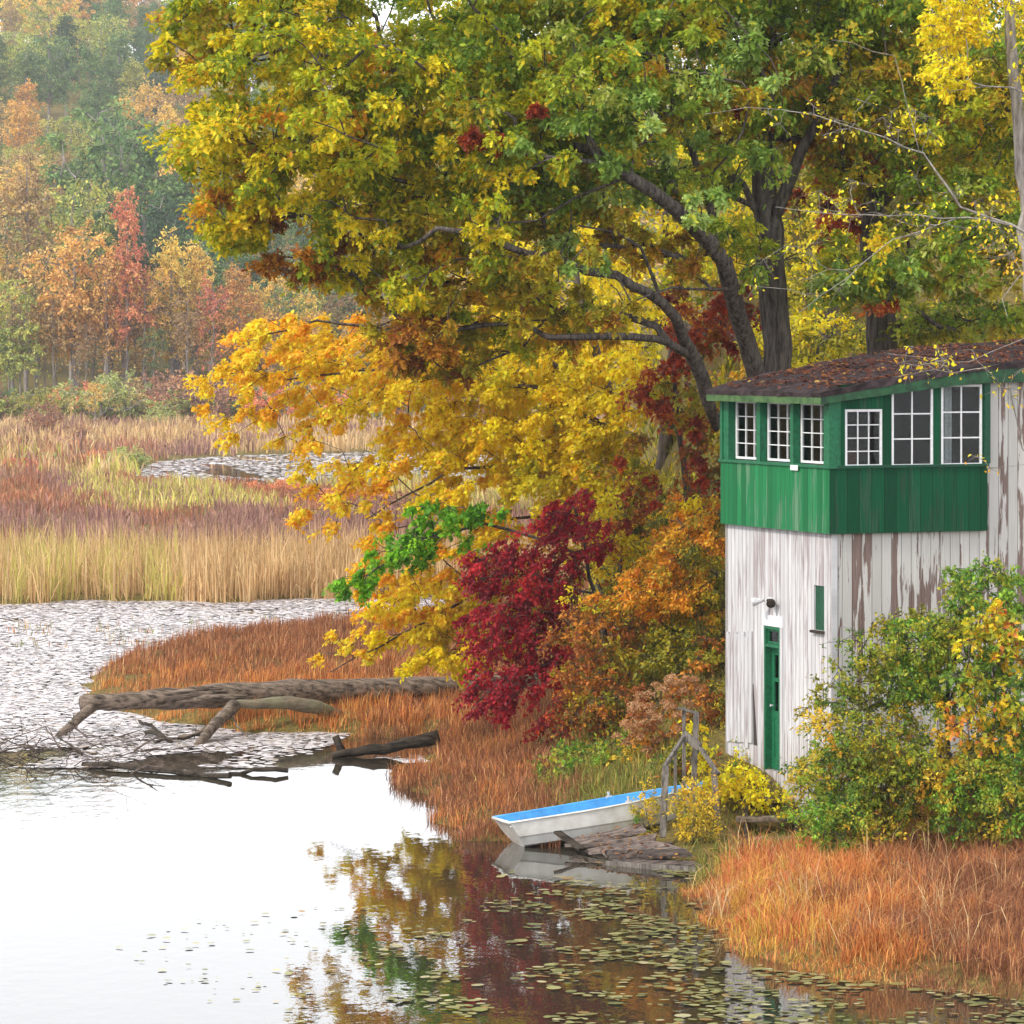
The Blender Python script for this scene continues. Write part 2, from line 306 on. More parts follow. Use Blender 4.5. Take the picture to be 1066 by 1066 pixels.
def axis_coords(parts):
    out = []
    for a, b, st in parts: out += list(np.arange(a, b, st))
    out.append(parts[-1][1]); return np.array(out)
xs = axis_coords([(-3600, -400, 200), (-400, -60, 20), (-60, -16, 2), (-16, 20, 0.3), (20, 60, 2), (60, 400, 20), (400, 3600, 200)])
ys = axis_coords([(-400, 0, 100), (0, 40, 8), (40, 96, 0.3), (96, 130, 0.8), (130, 400, 6), (400, 1000, 15), (1000, 4800, 200)])
X, Y = np.meshgrid(xs, ys); Z = ground(X.ravel(), Y.ravel())
nx, ny = len(xs), len(ys); idx = np.arange(nx * ny).reshape(ny, nx)
fc = np.stack([idx[:-1, :-1], idx[:-1, 1:], idx[1:, 1:], idx[1:, :-1]], -1).reshape(-1, 4)
def ground_mat():
    m, nt = newmat('soil_and_litter'); b, o = bsdf(nt, 0.95, 0.1); Lk = nt.links.new
    tc = nt.nodes.new('ShaderNodeTexCoord'); n1 = N(nt, 'ShaderNodeTexNoise', Scale=9.0, Detail=8, Roughness=0.7); n2 = N(nt, 'ShaderNodeTexNoise', Scale=0.35, Detail=4)
    Lk(tc.outputs['Object'], n1.inputs['Vector']); Lk(tc.outputs['Object'], n2.inputs['Vector'])
    r1 = ramp(nt, [(0.3, (0.05, 0.035, 0.02, 1)), (0.5, (0.16, 0.10, 0.04, 1)), (0.7, (0.28, 0.18, 0.05, 1))]); Lk(n1.outputs['Fac'], r1.inputs[0])
    r2 = ramp(nt, [(0.3, (0.06, 0.07, 0.02, 1)), (0.5, (0.14, 0.13, 0.03, 1)), (0.7, (0.25, 0.20, 0.05, 1))]); Lk(n1.outputs['Fac'], r2.inputs[0])
    mm = N(nt, 'ShaderNodeMix', data_type='RGBA'); Lk(n2.outputs['Fac'], mm.inputs[0]); Lk(r1.outputs[0], mm.inputs[6]); Lk(r2.outputs[0], mm.inputs[7])
    bp = N(nt, 'ShaderNodeBump', Strength=0.8, Distance=0.05); Lk(n1.outputs['Fac'], bp.inputs['Height']); Lk(bp.outputs[0], b.inputs['Normal']); Lk(mm.outputs[2], b.inputs['Base Color'])
    return m
g = link('ground', mesh_np('ground', np.stack([X.ravel(), Y.ravel(), Z], -1), fc, smooth=True), ground_mat()); tag(g, kind='structure')

def water_mat():
    m, nt = newmat('pond_water'); b, o = bsdf(nt, 0.015, 0.5); Lk = nt.links.new
    b.inputs['Base Color'].default_value = (0.035, 0.03, 0.02, 1); b.inputs['IOR'].default_value = 1.52
    tc = nt.nodes.new('ShaderNodeTexCoord'); mp = nt.nodes.new('ShaderNodeMapping'); mp.inputs['Scale'].default_value = (1.0, 0.55, 1); Lk(tc.outputs['Object'], mp.inputs[0])
    n1 = N(nt, 'ShaderNodeTexNoise', Scale=3.2, Detail=3, Roughness=0.55); n2 = N(nt, 'ShaderNodeTexNoise', Scale=0.22, Detail=2)
    Lk(mp.outputs[0], n1.inputs['Vector']); Lk(tc.outputs['Object'], n2.inputs['Vector'])
    mu = N(nt, 'ShaderNodeMath', operation='MULTIPLY'); Lk(n1.outputs['Fac'], mu.inputs[0]); Lk(n2.outputs['Fac'], mu.inputs[1])
    bp = N(nt, 'ShaderNodeBump', Strength=0.25, Distance=0.02); Lk(mu.outputs[0], bp.inputs['Height']); Lk(bp.outputs[0], b.inputs['Normal'])
    return m
w = MB(); w.quadface([(-1800, -300, 0), (1800, -300, 0), (1800, 420, 0), (-1800, 420, 0)]); tag(w.build('water', water_mat()), kind='structure')

HAZE = 0.00018
def haze():
    m, nt = newmat('haze'); o = nt.nodes.new('ShaderNodeOutputMaterial'); v = nt.nodes.new('ShaderNodeVolumePrincipled')
    v.inputs['Color'].default_value = (0.86, 0.90, 1.0, 1); v.inputs['Density'].default_value = HAZE; v.inputs['Anisotropy'].default_value = 0.0
    nt.links.new(v.outputs[0], o.inputs['Volume'])
    b = MB(); b.box((-3700, -450, -2.5), (3700, 4900, 165)); tag(b.build('haze', m), 'pale autumn haze lying over the pond and the far wooded hill', 'haze', kind='stuff')
if HAZE: haze()

# ------------------------------------------------------------------ vegetation toolkit
def unit(v): return v / np.maximum(np.linalg.norm(v, axis=-1, keepdims=True), 1e-9)
T_SIMPLE = (np.array([(0, 0, 0), (0.45, 0.27, 0.07), (1, 0, -0.05), (0.45, -0.27, 0.07)]), [(0, 1, 2), (0, 2, 3)])
def ngon_leaf(pts, fold=0.12):
    up = [(x, y, abs(y) * fold * 3 - 0.12 * x * x) for x, y in pts]
    dn = [(x, -y, abs(y) * fold * 3 - 0.12 * x * x) for x, y in pts[::-1] if abs(y) > 1e-6]
    return np.array(up + dn), [tuple(range(len(up) + len(dn)))]
T_OAK = ngon_leaf([(0, 0), (0.12, 0.06), (0.26, 0.25), (0.34, 0.07), (0.56, 0.37), (0.60, 0.09), (0.82, 0.24), (1.05, 0)])
T_MAPLE = ngon_leaf([(0, 0), (-0.08, 0.3), (0.22, 0.22), (0.38, 0.55), (0.55, 0.2), (0.72, 0.26), (1.0, 0)])
T_OVAL = ngon_leaf([(0, 0), (0.2, 0.2), (0.5, 0.28), (0.8, 0.16), (1.0, 0)])
def leaves(pos, axis, nrm, size, cols, tmpl):
    tv, tf = tmpl; k = len(tv)
    a = unit(axis); n = unit(nrm - a * np.sum(a * nrm, -1, keepdims=True)); b = np.cross(n, a)
    V = pos[:, None, :] + size[:, None, None] * (tv[None, :, 0:1] * a[:, None, :] + tv[None, :, 1:2] * b[:, None, :] + tv[None, :, 2:3] * n[:, None, :])
    M = len(pos); fa = np.array(tf); Fc = (np.arange(M)[:, None, None] * k + fa[None]).reshape(-1, fa.shape[1])
    return V.reshape(-1, 3), Fc, np.repeat(cols, k, axis=0)
class Soup:
    def __init__(s): s.v = []; s.f = []; s.c = []; s.n = 0
    def add(s, v, f, c): s.v.append(v); s.f.append(f + s.n); s.c.append(c); s.n += len(v)
    def build(s, name, mat, parent=None):
        return link(name, mesh_np(name, np.concatenate(s.v), s.f, np.concatenate(s.c)), mat, parent)

def pal(*cs):            # (r,g,b,weight)
    c = np.array([rgb(*q[:3]) for q in cs]); w = np.array([q[3] if len(q) > 3 else 1.0 for q in cs]); return c, w / w.sum()
PAL = dict(
    oakgold=pal((202, 186, 32, 4), (162, 170, 40, 5), (222, 190, 48, 1.6), (120, 140, 38, 4), (196, 140, 38, .5)),
    oakgreen=pal((120, 148, 48, 4), (150, 165, 52, 3), (92, 122, 46, 3), (168, 178, 96, 1.2), (190, 170, 50, 1)),
    oaksilver=pal((135, 165, 90, 3), (165, 188, 120, 2), (108, 140, 58, 2), (175, 180, 60, 1)),
    oakbronze=pal((150, 95, 40, 3), (115, 72, 40, 2), (180, 130, 45, 2), (130, 120, 40, 1)),
    oakolive=pal((165, 155, 40, 4), (130, 130, 38, 3), (190, 150, 45, 2), (150, 105, 35, 1.5)),
    oakred=pal((150, 62, 38, 3), (122, 50, 36, 2), (175, 100, 42, 2)),
    gold=pal((250, 190, 48, 4), (245, 172, 42, 3.4), (252, 202, 62, 2.6), (234, 155, 45, 1.2)),
    yellow=pal((236, 200, 30, 4), (220, 190, 35, 3), (200, 185, 45, 2.5), (240, 180, 40, 2)),
    yellowgreen=pal((205, 190, 35, 3), (180, 175, 40, 3), (225, 190, 35, 3), (150, 155, 45, 1.5)),
    lime=pal((105, 165, 35, 3), (135, 185, 45, 2), (75, 130, 32, 2)),
    crimson=pal((156, 30, 50, 4), (130, 24, 45, 3), (182, 46, 56, 1.6), (104, 24, 42, 2)),
    darkred=pal((152, 58, 36, 3), (125, 46, 36, 3), (175, 75, 32, 2), (95, 60, 35, 2)),
    orange=pal((208, 146, 42, 4), (192, 122, 40, 2.4), (215, 168, 48, 3.4), (150, 138, 42, 3)),
    shade=pal((118, 122, 38, 3), (145, 142, 42, 2), (88, 95, 36, 2.5), (175, 155, 42, 1.3)),
    rust=pal((165, 100, 45, 3), (140, 82, 45, 3), (185, 130, 50, 2), (120, 105, 45, 2)),
    shrub=pal((100, 134, 54, 3), (142, 158, 56, 3), (74, 104, 48, 2.4), (160, 158, 56, 2), (190, 160, 55, 0.6)),
    fresh=pal((105, 150, 55, 3), (135, 170, 62, 2), (82, 122, 48, 2), (165, 165, 60, 1)),
    vine=pal((222, 192, 50, 4), (205, 168, 50, 3), (205, 130, 62, 1.1), (150, 160, 55, 3.5), (165, 85, 55, .5)),
    lemon=pal((245, 208, 42, 4), (232, 192, 42, 2), (212, 185, 50, 1)),
    goldenrod=pal((205, 180, 60, 3), (180, 165, 65, 2), (215, 165, 60, 1), (150, 150, 60, 1)),
    tan=pal((215, 165, 118, 3), (190, 140, 95, 2), (228, 185, 140, 1)),
    f_green=pal((96, 124, 76, 3), (80, 108, 70, 3), (118, 138, 82, 2), (66, 92, 62, 1.5)),
    f_dark=pal((66, 92, 70, 3), (52, 78, 62, 3), (82, 106, 76, 1)),
    f_lime=pal((150, 156, 78, 3), (172, 168, 82, 2), (118, 132, 70, 2)),
    f_gold=pal((194, 162, 70, 3), (204, 174, 82, 2), (162, 146, 68, 2)),
    f_orange=pal((190, 148, 70, 3), (176, 132, 66, 3), (196, 162, 78, 2.4), (150, 130, 70, 1.5)),
    f_red=pal((172, 92, 76, 3), (156, 80, 70, 2), (180, 116, 84, 2)),
    f_brown=pal((150, 124, 90, 3), (128, 106, 84, 2), (168, 142, 92, 1)),
    f_shrub=pal((140, 152, 95, 3), (165, 165, 105, 2), (118, 132, 90, 2), (175, 145, 100, 1)),
    f_mauve=pal((140, 98, 90, 3), (118, 82, 80, 2), (160, 118, 98, 2)),
    f_russet=pal((190, 105, 75, 3), (165, 88, 65, 2), (205, 130, 85, 1)),
)
GAIN = np.array([1.36, 1.29, 1.0])
def clump_leaves(rs, centers, radii, palkeys, nl, size, tmpl, droop=0.15, flat=0.5, twigs=True, up=0.9, ntw=6, sweep=None):
    """sprays: each clump has ntw twigs fanning out of its centre; the leaves sit along the twigs"""
    M = len(centers); C = np.repeat(centers, ntw, 0); R = np.repeat(radii, ntw)
    d = rs.normal(size=(M * ntw, 3)); d[:, 2] = d[:, 2] * flat; d = unit(d); d[:, 2] -= droop
    if sweep is not None: d = d * .62 + np.array(sweep)
    ln = R * rs.uniform(0.55, 1.15, M * ntw)
    per = max(1, nl // ntw); T = np.repeat(C, per, 0); Dr = np.repeat(d, per, 0); Ln = np.repeat(ln, per)
    t = rs.uniform(0.12, 1.0, len(T)) ** 0.8
    pos = T + Dr * (Ln * t)[:, None] + rs.normal(size=T.shape) * (0.11 * Ln)[:, None]; pos[:, 2] -= 0.12 * Ln * t * t
    ax = Dr * 0.8 + rs.normal(size=T.shape) * 0.7; ax[:, 2] -= 0.25
    nr = rs.normal(size=T.shape) * 0.55; nr[:, 2] += up
    cols = np.zeros((len(T), 3)); base = np.zeros((M, 3))
    keys = np.array(palkeys); own = np.zeros(len(T), int)
    for k in set(palkeys):
        c, w = PAL[k]; m = np.where(keys == k)[0]; pick = rs.choice(len(c), len(m), p=w); base[m] = c[pick]
        lm = np.isin(np.arange(len(T)) // (ntw * per), m); cols[lm] = c[rs.choice(len(c), lm.sum(), p=w)]
    bl = rs.uniform(0, 1, (len(T), 1)) < 0.55
    cb = np.repeat(base, ntw * per, 0); cols = np.where(bl, cb, cols)
    cols = cols * rs.uniform(0.85, 1.25, (len(T), 1)) * GAIN
    cols = np.clip(cols, 0, 0.92)
    V, Fc, Cc = leaves(pos, ax, nr, size * rs.uniform(0.65, 1.25, len(T)), cols, tmpl)
    tw = (C, C + d * ln[:, None] * 0.9) if twigs else None
    return V, Fc, Cc, tw
def prisms(a, b, r0, r1):
    """straight thin three sided twigs"""
    d = unit(b - a); ref = np.cross(d, np.array([0.31, 0.52, 0.79])); ref = unit(ref); bi = np.cross(d, ref); vs = []
    for (p, r) in ((a, r0), (b, r1)):
        for k in range(3):
            an = 2 * math.pi * k / 3; vs.append(p + (ref * math.cos(an) + bi * math.sin(an)) * np.asarray(r).reshape(-1, 1))
    V = np.stack(vs, 1); M = len(a); f = np.array([(0, 1, 4, 3), (1, 2, 5, 4), (2, 0, 3, 5)])
    return V.reshape(-1, 3), (np.arange(M)[:, None, None] * 6 + f[None]).reshape(-1, 4)
def skeleton(rs, guides, targets, tip=0.009, step=0.45, wob=0.05, expo=2.25, pathw=0.22):
    pos = np.zeros((40000, 3)); par = np.full(40000, -1); plen = np.zeros(40000); minr = np.zeros(40000); dirn = np.zeros((40000, 3)); n = 0
    for gi, (pts, rr) in enumerate(guides):
        pts = [np.array(p) for p in pts]; prev = -1
        if gi > 0:
            prev = int(np.argmin(np.linalg.norm(pos[:n] - pts[0], axis=1)))
        for i in range(len(pts) - 1 if len(pts) > 1 else 1):
            a, b = pts[i], pts[i + 1]; m = max(1, int(np.linalg.norm(b - a) / step))
            for k in range(m + (1 if i == len(pts) - 2 else 0)):
                t = k / m; q = a + (b - a) * t + rs.normal(size=3) * wob * 0.5 * (0 if (i == 0 and k == 0 and gi == 0) else 1)
                pos[n] = q; par[n] = prev; f = (i + t) / (len(pts) - 1); minr[n] = rr[0] + (rr[1] - rr[0]) * f
                plen[n] = (plen[prev] + np.linalg.norm(q - pos[prev])) if prev >= 0 else 0
                dirn[n] = unit(b - a); prev = n; n += 1
    base = pos[0]; order = np.argsort(np.linalg.norm(targets - base, axis=1)); tips = []
    for ti in order:
        t = targets[ti]; dv = t - pos[:n]; dist = np.linalg.norm(dv, axis=1)
        al = np.sum(dv * dirn[:n], axis=1) / np.maximum(dist, 1e-6)
        cost = dist * (1.35 - 0.45 * al) + pathw * plen[:n] * 0.5
        j = int(np.argmin(cost)); a = pos[j]; ln = dist[j]
        ctrl = a + dirn[j] * ln * 0.35 + np.array([0, 0, 0.12 * ln]) + rs.normal(size=3) * 0.06 * ln
        m = max(2, int(ln / step)); prev = j
        for k in range(1, m + 1):
            u = k / m; q = (1 - u) ** 2 * a + 2 * u * (1 - u) * ctrl + u * u * t + (rs.normal(size=3) * wob if k < m else 0)
            pos[n] = q; par[n] = prev; plen[n] = plen[prev] + np.linalg.norm(q - pos[prev]); dirn[n] = unit(q - pos[prev]); prev = n; n += 1
        tips.append(n - 1)
    r = np.zeros(n); acc = np.zeros(n); haschild = np.zeros(n, bool)
    for i in range(n - 1, -1, -1):
        r[i] = max(acc[i] ** (1 / expo) if acc[i] > 0 else tip, minr[i])
        if par[i] >= 0: acc[par[i]] += r[i] ** expo if not minr[i] else min(r[i], r[i]) ** expo
    for i in range(n):
        if minr[i] > 0: r[i] = min(r[i], minr[i] * 1.25)
        if par[i] >= 0: r[i] = min(r[i], r[par[i]] * 1.02)
    return pos[:n], par[:n], r
def skel_mesh(pos, par, r, rs, minr=0.0):
    n = len(pos); kids = [[] for _ in range(n)]
    for i in range(n):
        if par[i] >= 0: kids[par[i]].append(i)
    mb = MB(); stack = [(-1, 0)]
    while stack:
        st, i = stack.pop(); chain = [i]
        while kids[chain[-1]]:
            ks = sorted(kids[chain[-1]], key=lambda q: -r[q]); 
            for q in ks[1:]: stack.append((chain[-1], q))
            chain.append(ks[0])
        pts = [pos[c] for c in chain]; rr = [r[c] for c in chain]
        if st >= 0: pts = [pos[st]] + pts; rr = [min(rr[0] * 1.15, r[st])] + rr
        if len(pts) < 2 or rr[0] < minr: continue
        ns = 10 if rr[0] > 0.12 else (6 if rr[0] > 0.04 else 4)
        mb.tube(pts, rr, ns, cap=False)
    return mb
def sample_ell(rs, c, rad3, n, shell=0.0):
    out = []; tries = 0; vol = rad3[0] * rad3[1] * rad3[2] * 4.19; dmin = 0.62 * (vol / max(n, 1)) ** (1 / 3)
    while len(out) < n and tries < n * 30:
        tries += 1; p = rs.uniform(-1, 1, 3); q = np.linalg.norm(p)
        if q > 1 or q < shell: continue
        p = np.array(c) + p * rad3
        if out and np.min(np.linalg.norm(np.array(out) - p, axis=1)) < dmin: continue
        out.append(p)
    return np.array(out)
def tree(name, label, cat, guides, ells, tmpl=T_SIMPLE, size=0.12, nl=110, cr=0.7, seed=1, group=None, barkm=None, leafm=None, tip=0.008, base=None,
         droop=0.15, flat=0.5, up=0.9, ntw=6, wob=0.05, step=0.45, skelmin=0.0, twigr=0.004, pathw=0.22, dens=1.0, sweep=None):
    """ells: (centre, (rx,ry,rz), count, palette[, nl, cr])"""
    rs = np.random.RandomState(seed); tg = []; pk = []; crs = []; nls = []
    for e_ in ells:
        s = sample_ell(rs, e_[0], np.array(e_[1]), e_[2]); tg.append(s); pks = e_[3] if isinstance(e_[3], (list, tuple)) else [e_[3]]
        pk += [pks[k] for k in rs.randint(0, len(pks), len(s))]
        crs += list((e_[5] if len(e_) > 5 else cr) * rs.uniform(0.7, 1.25, len(s))); nls += [e_[4] if len(e_) > 4 else nl] * len(s)
    tg = np.concatenate(tg); crs = np.array(crs); nls = np.array(nls); pk = np.array(pk)
    pos, par, r = skeleton(rs, guides, tg, tip=tip, wob=wob, step=step, pathw=pathw)
    b0 = np.array(guides[0][0][0]) if base is None else np.array(base)
    root = empty(name, tuple(b0)); tag(root, label, cat, group)
    mb = skel_mesh(pos - b0, par, r, rs, skelmin); trunk = mb.build('trunk', barkm or M_BARK, root, smooth=True)
    soup = Soup(); A = []; B = []
    for v in sorted(set(nls)):
        m = nls == v
        V, Fc, Cc, tw = clump_leaves(rs, tg[m] - b0, crs[m], list(pk[m]), int(v * dens), size, tmpl, droop, flat, True, up, ntw, sweep); soup.add(V, Fc, Cc); A.append(tw[0]); B.append(tw[1])
    if twigr > 0:
        A = np.concatenate(A); B = np.concatenate(B); V, Fq = prisms(A, B, np.full(len(A), twigr * 1.6), np.full(len(A), twigr * 0.6))
        soup.add(V, Fq, np.broadcast_to(np.array((0.09, 0.07, 0.055) if barkm is not M_PALEBARK else (.3, .27, .24)), V.shape))
    soup.build('crown', leafm or M_LEAF, root)
    return root
def E(px, py, D, rx, ry, rD, n, key, *extra):
    return (tuple(P(px, py, D)), (rx * D / F, rD, ry * D / F), n, key) + extra
def G(pts, r0, r1): return ([tuple(P(*p)) for p in pts], (r0, r1))

def blades(name, xy, h, lean, width, cols, rs, label, cat, group=None, z=None, mat=None, tuft=False, kind='stuff', parent=None, wind=(0, 0)):
    n = len(xy); x, y = xy[:, 0], xy[:, 1]; z = ground(x, y) if z is None else z
    b = np.stack([x, y, np.maximum(z, -0.05) - 0.03], -1); an = rs.uniform(0, 2 * np.pi, n); dr = np.stack([np.cos(an) + wind[0], np.sin(an) + wind[1], np.zeros(n)], -1)
    if tuft: dr[:, :2] = dr[:, :2] * .6 + TUFT['dir'] * .9; cols = cols * TUFT['tone'][:, None]; h = h * TUFT['h']
    sd_ = np.stack([np.cos(an * 3 + 1.1), np.sin(an * 3 + 1.1), np.zeros(n)], -1) * (width / 2)[:, None] * np.ones(1)
    h = np.broadcast_to(h, n); upv = np.stack([np.zeros(n), np.zeros(n), h], -1); lean = np.where(rs.uniform(size=n) < .10, lean + .9, lean); ld = dr * (lean * h)[:, None]
    m1 = b + upv * 0.55 + ld * 0.30; tp = b + upv * (1 - 0.35 * np.clip(lean, 0, 1))[:, None] + ld
    tp[:, 2] = np.where(lean > 1, b[:, 2] + h * .25, tp[:, 2])
    V = np.stack([b - sd_, b + sd_, m1 - sd_ * 0.85, m1 + sd_ * 0.85, tp], 1).reshape(-1, 3)
    f = np.array([(0, 1, 3), (0, 3, 2), (2, 3, 4)]); Fc = (np.arange(n)[:, None, None] * 5 + f[None]).reshape(-1, 3)
    o = link(name, mesh_np(name, V, Fc, np.repeat(np.clip(cols, 0, .9), 5, 0)), mat or M_GRASS, parent)
    return tag(o, label, cat, group, kind)
def scatter(rs, poly_img, n, jitter=None):
    """n random plan points inside a polygon given in photo pixels of the water plane"""
    pl = poly_world(poly_img); lo, hi = pl.min(0), pl.max(0); out = []; got = 0
    while got < n:
        q = rs.uniform(0, 1, (n * 2, 2)) * (hi - lo) + lo; q = q[inside(pl, q[:, 0], q[:, 1])]; out.append(q); got += len(q)
        if got == 0: break
    return np.concatenate(out)[:n]
def vnoise(x, y, s, seed=0):
    rs = np.random.RandomState(seed); t = 0
    for k in range(6):
        a = rs.uniform(0, 6.28); f = rs.uniform(0.6, 1.8) / s; t = t + np.sin((x * math.cos(a) + y * math.sin(a)) * f * 6.28 + rs.uniform(0, 6.28))
    return t / 6
def mixpal(rs, key_lo, key_hi, t):
    a, wa = PAL[key_lo] if isinstance(key_lo, str) else key_lo; b, wb = PAL[key_hi] if isinstance(key_hi, str) else key_hi
    n = len(t); ca = a[rs.choice(len(a), n, p=wa)]; cb_ = b[rs.choice(len(b), n, p=wb)]
    return np.where((rs.uniform(-0.35, 0.35, n) + t)[:, None] > 0, cb_, ca) * rs.uniform(0.75, 1.2, (n, 1))
G_ORANGE = pal((205, 132, 72, 4), (188, 112, 60, 3), (218, 158, 88, 2.5), (160, 96, 58, 2), (225, 180, 110, 1))
G_RUSSET = pal((150, 98, 68, 3), (130, 82, 60, 3), (178, 120, 80, 2), (200, 150, 105, 1.4), (108, 72, 52, 1.5))
G_YELLOW = pal((220, 175, 80, 3), (208, 158, 70, 2), (185, 165, 78, 2))
G_GREEN = pal((118, 128, 58, 3), (142, 146, 66, 2), (92, 106, 50, 2), (178, 158, 78, 2), (150, 120, 72, 1.5))
G_RED = pal((208, 105, 82, 3), (195, 112, 75, 2), (218, 130, 98, 1))
G_TAN = pal((216, 182, 132, 4), (202, 166, 118, 3), (228, 198, 152, 2), (182, 146, 105, 1))
G_STRAW = pal((205, 195, 110, 3), (190, 190, 90, 2), (220, 195, 130, 2))
G_MAUVE = pal((168, 128, 118, 3), (150, 112, 106, 3), (185, 145, 125, 2))
G_BRICK = pal((184, 122, 92, 3), (165, 106, 84, 3), (198, 145, 108, 2), (160, 128, 96, 1.5))

# ------------------------------------------------------------------ boathouse (local frame: origin at the near corner, +x along the side wall, +y along the front wall going away, z up from the water)
BA = rad(23.3); DC = 58.0
BC = Vector(((866 - CX) / F * DC, DC, 0)); BR = Matrix.Rotation(BA, 3, 'Z'); BRi = BR.inverted()
CAML = BRi @ (Vector((0, 0, H)) - BC)
def on_front(px, py, off=0.0):      # pixel -> (y,z) on the plane x = -off
    d = BRi @ Vector(((px - CX) / F, 1, -(py - HY) / F)); t = (-off - CAML.x) / d.x; q = CAML + d * t; return q.y, q.z
def on_side(px, py, off=0.0):
    d = BRi @ Vector(((px - CX) / F, 1, -(py - HY) / F)); t = (-off - CAML.y) / d.y; q = CAML + d * t; return q.x, q.z
house = empty('boathouse', tuple(BC), BA)
tag(house, 'tall peeling white boathouse with a green glazed upper storey and sagging felt roof', 'boathouse')
def wall(axis, off, u0, u1, z0, z1, holes, th, mat, name, top=None):
    """plane wall with rectangular openings (u0,u1,z0,z1); outer face at -off; top(u) bends the upper edge"""
    us = sorted({u0, u1, *[h[0] for h in holes], *[h[1] for h in holes], *([u0 + (u1 - u0) * k / 8 for k in range(1, 8)] if top else [])})
    zs = sorted({z0, z1, *[h[2] for h in holes], *[h[3] for h in holes]}); b = MB()
    def pt(u, z, d):
        if top and abs(z - z1) < 1e-6: z = top(u)
        return (u, -off + d, z) if axis == 0 else (-off + d, u, z)
    def isin(i, j):
        cu, cz = (us[i] + us[i + 1]) / 2, (zs[j] + zs[j + 1]) / 2
        return not any(h[0] < cu < h[1] and h[2] < cz < h[3] for h in holes)
    for i in range(len(us) - 1):
        for j in range(len(zs) - 1):
            if isin(i, j):
                for d in (0, th): b.quadface([pt(us[i], zs[j], d), pt(us[i + 1], zs[j], d), pt(us[i + 1], zs[j + 1], d), pt(us[i], zs[j + 1], d)])
    for (a, c, e, f) in holes + [(u0, u1, z0, z1)]:
        for (p, q) in (((a, e), (c, e)), ((c, e), (c, f)), ((c, f), (a, f)), ((a, f), (a, e))):
            b.quadface([pt(*p, 0), pt(*q, 0), pt(*q, th), pt(*p, th)])
    me = bpy.data.meshes.new(name); me.from_pydata(b.v, [], b.f)
    bm = bmesh.new(); bm.from_mesh(me); bmesh.ops.remove_doubles(bm, verts=bm.verts, dist=1e-5); bmesh.ops.recalc_face_normals(bm, faces=bm.faces); bm.to_mesh(me); bm.free()
    return link(name, me, mat, house)
YL = on_front(758, 600)[0]; XL = 6.2                       # front wall width, side wall length
OV = 0.09                                                 # overhang of the green storey
ZG = on_side(864, 556, OV)[1]; ZS = on_side(864, 487, OV)[1]   # bottom and sill of the green storey
roofz = lambda x, y: 6.93 + 0.15 * min(x, 2.2) + 0.07 * max(0, x - 2.2) + 0.05 * max(0, min(1, (x + 0.3) / 3.5)) * max(y, 0)
soff = lambda x: roofz(x, 0) - 0.16
# white lower walls
dy0, dz0 = on_front(812.5, 803, 0); dy1, dz1 = on_front(796, 651, 0); dz0 = dz0 - 0.02
sy0, sz0 = on_front(858, 657, 0); sy1, sz1 = on_front(847.5, 609, 0)
gy0, gz0 = on_front(787.5, 776, 0); gy1, gz1 = on_front(784.5, 712, 0)
wall(1, 0, 0, YL, 0.35, ZG + 0.004, [(dy0, dy1, dz0, dz1), (sy0, sy1, sz0 - 0.0, sz1)], 0.11, M_WHITE_L, 'white_front_wall')
wall(0, 0, 0.0, XL, 0.35, ZG + 0.004, [], 0.11, M_WHITE_R, 'white_side_wall')
XG = on_side(1028, 500, OV)[0]
def plain(name, a, b, mat): q = MB(); q.box(a, b); return q.build(name, mat, house)
# back walls
wall(0, -YL - 0.001, 0.0, XL, 0.35, 7.2, [], 0.1, M_WHITE_R, 'back_wall', top=lambda u: roofz(u, YL) - 0.05); plain('end_wall', (XL + 0.001, -0.0, 0.35), (XL + 0.1, YL + 0.1, roofz(XL, 0) - .06), M_WHITE_R)
# white wall going on to the roof beyond the green storey
wall(0, 0.002, XG + 0.03, XL, ZG + 0.0045, 7.2, [], 0.11, M_WHITE_R, 'upper_side_wall', top=lambda u: roofz(u, 0) - 0.04)
# windows (frame rectangles)
def wf(x0, x1, y0, y1): a, zt = on_front(x0, y0, OV); b, zb = on_front(x1, y1, OV); return (b, a, zb, zt)
fw = [wf(757.5, 786.5, 418, 484), wf(790.5, 821.5, 419, 486), wf(825, 856.5, 419, 486.5)]
ZB = ZS + 0.02; ZT = on_front(850, 419, OV)[1]
# the near reveal of each bay hides part of it: the openings run the full bay, glazing is set back
fw = [(a, b, ZB, ZT) for a, b, _, _ in fw]
sw = []
for (x0, x1, yt, yb) in ((880, 919, 426, 486), (928.5, 972, 402, 485.5), (980, 1023, 400, 484.5)):
    a, zt = on_side(x0, yt, OV); b, zb = on_side(x1, yb, OV); sw.append((a, b, zb, zt))
YG = YL + 0.09
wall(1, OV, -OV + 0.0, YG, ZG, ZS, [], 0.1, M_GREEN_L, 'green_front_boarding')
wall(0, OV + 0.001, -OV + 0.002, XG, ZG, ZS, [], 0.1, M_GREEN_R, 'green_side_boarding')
zf = roofz(0, 0) - 0.13
wall(1, OV - 0.012, -OV + 0.012, YG - 0.01, ZS + 0.001, zf, fw, 0.20, M_TRIM, 'green_front_window_wall')
wall(0, OV - 0.011, 0.11, XG - 0.01, ZS + 0.001, 7.3, sw, 0.09, M_GREEN_R, 'green_side_window_wall', top=lambda u: roofz(u, 0) - 0.10)
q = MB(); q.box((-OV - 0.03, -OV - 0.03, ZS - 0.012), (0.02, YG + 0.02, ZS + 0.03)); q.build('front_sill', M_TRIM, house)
q = MB(); q.box((0.021, -OV - 0.032, ZS - 0.012), (XG + 0.015, 0.0, ZS + 0.03)); q.build('side_sill', M_TRIMD, house)
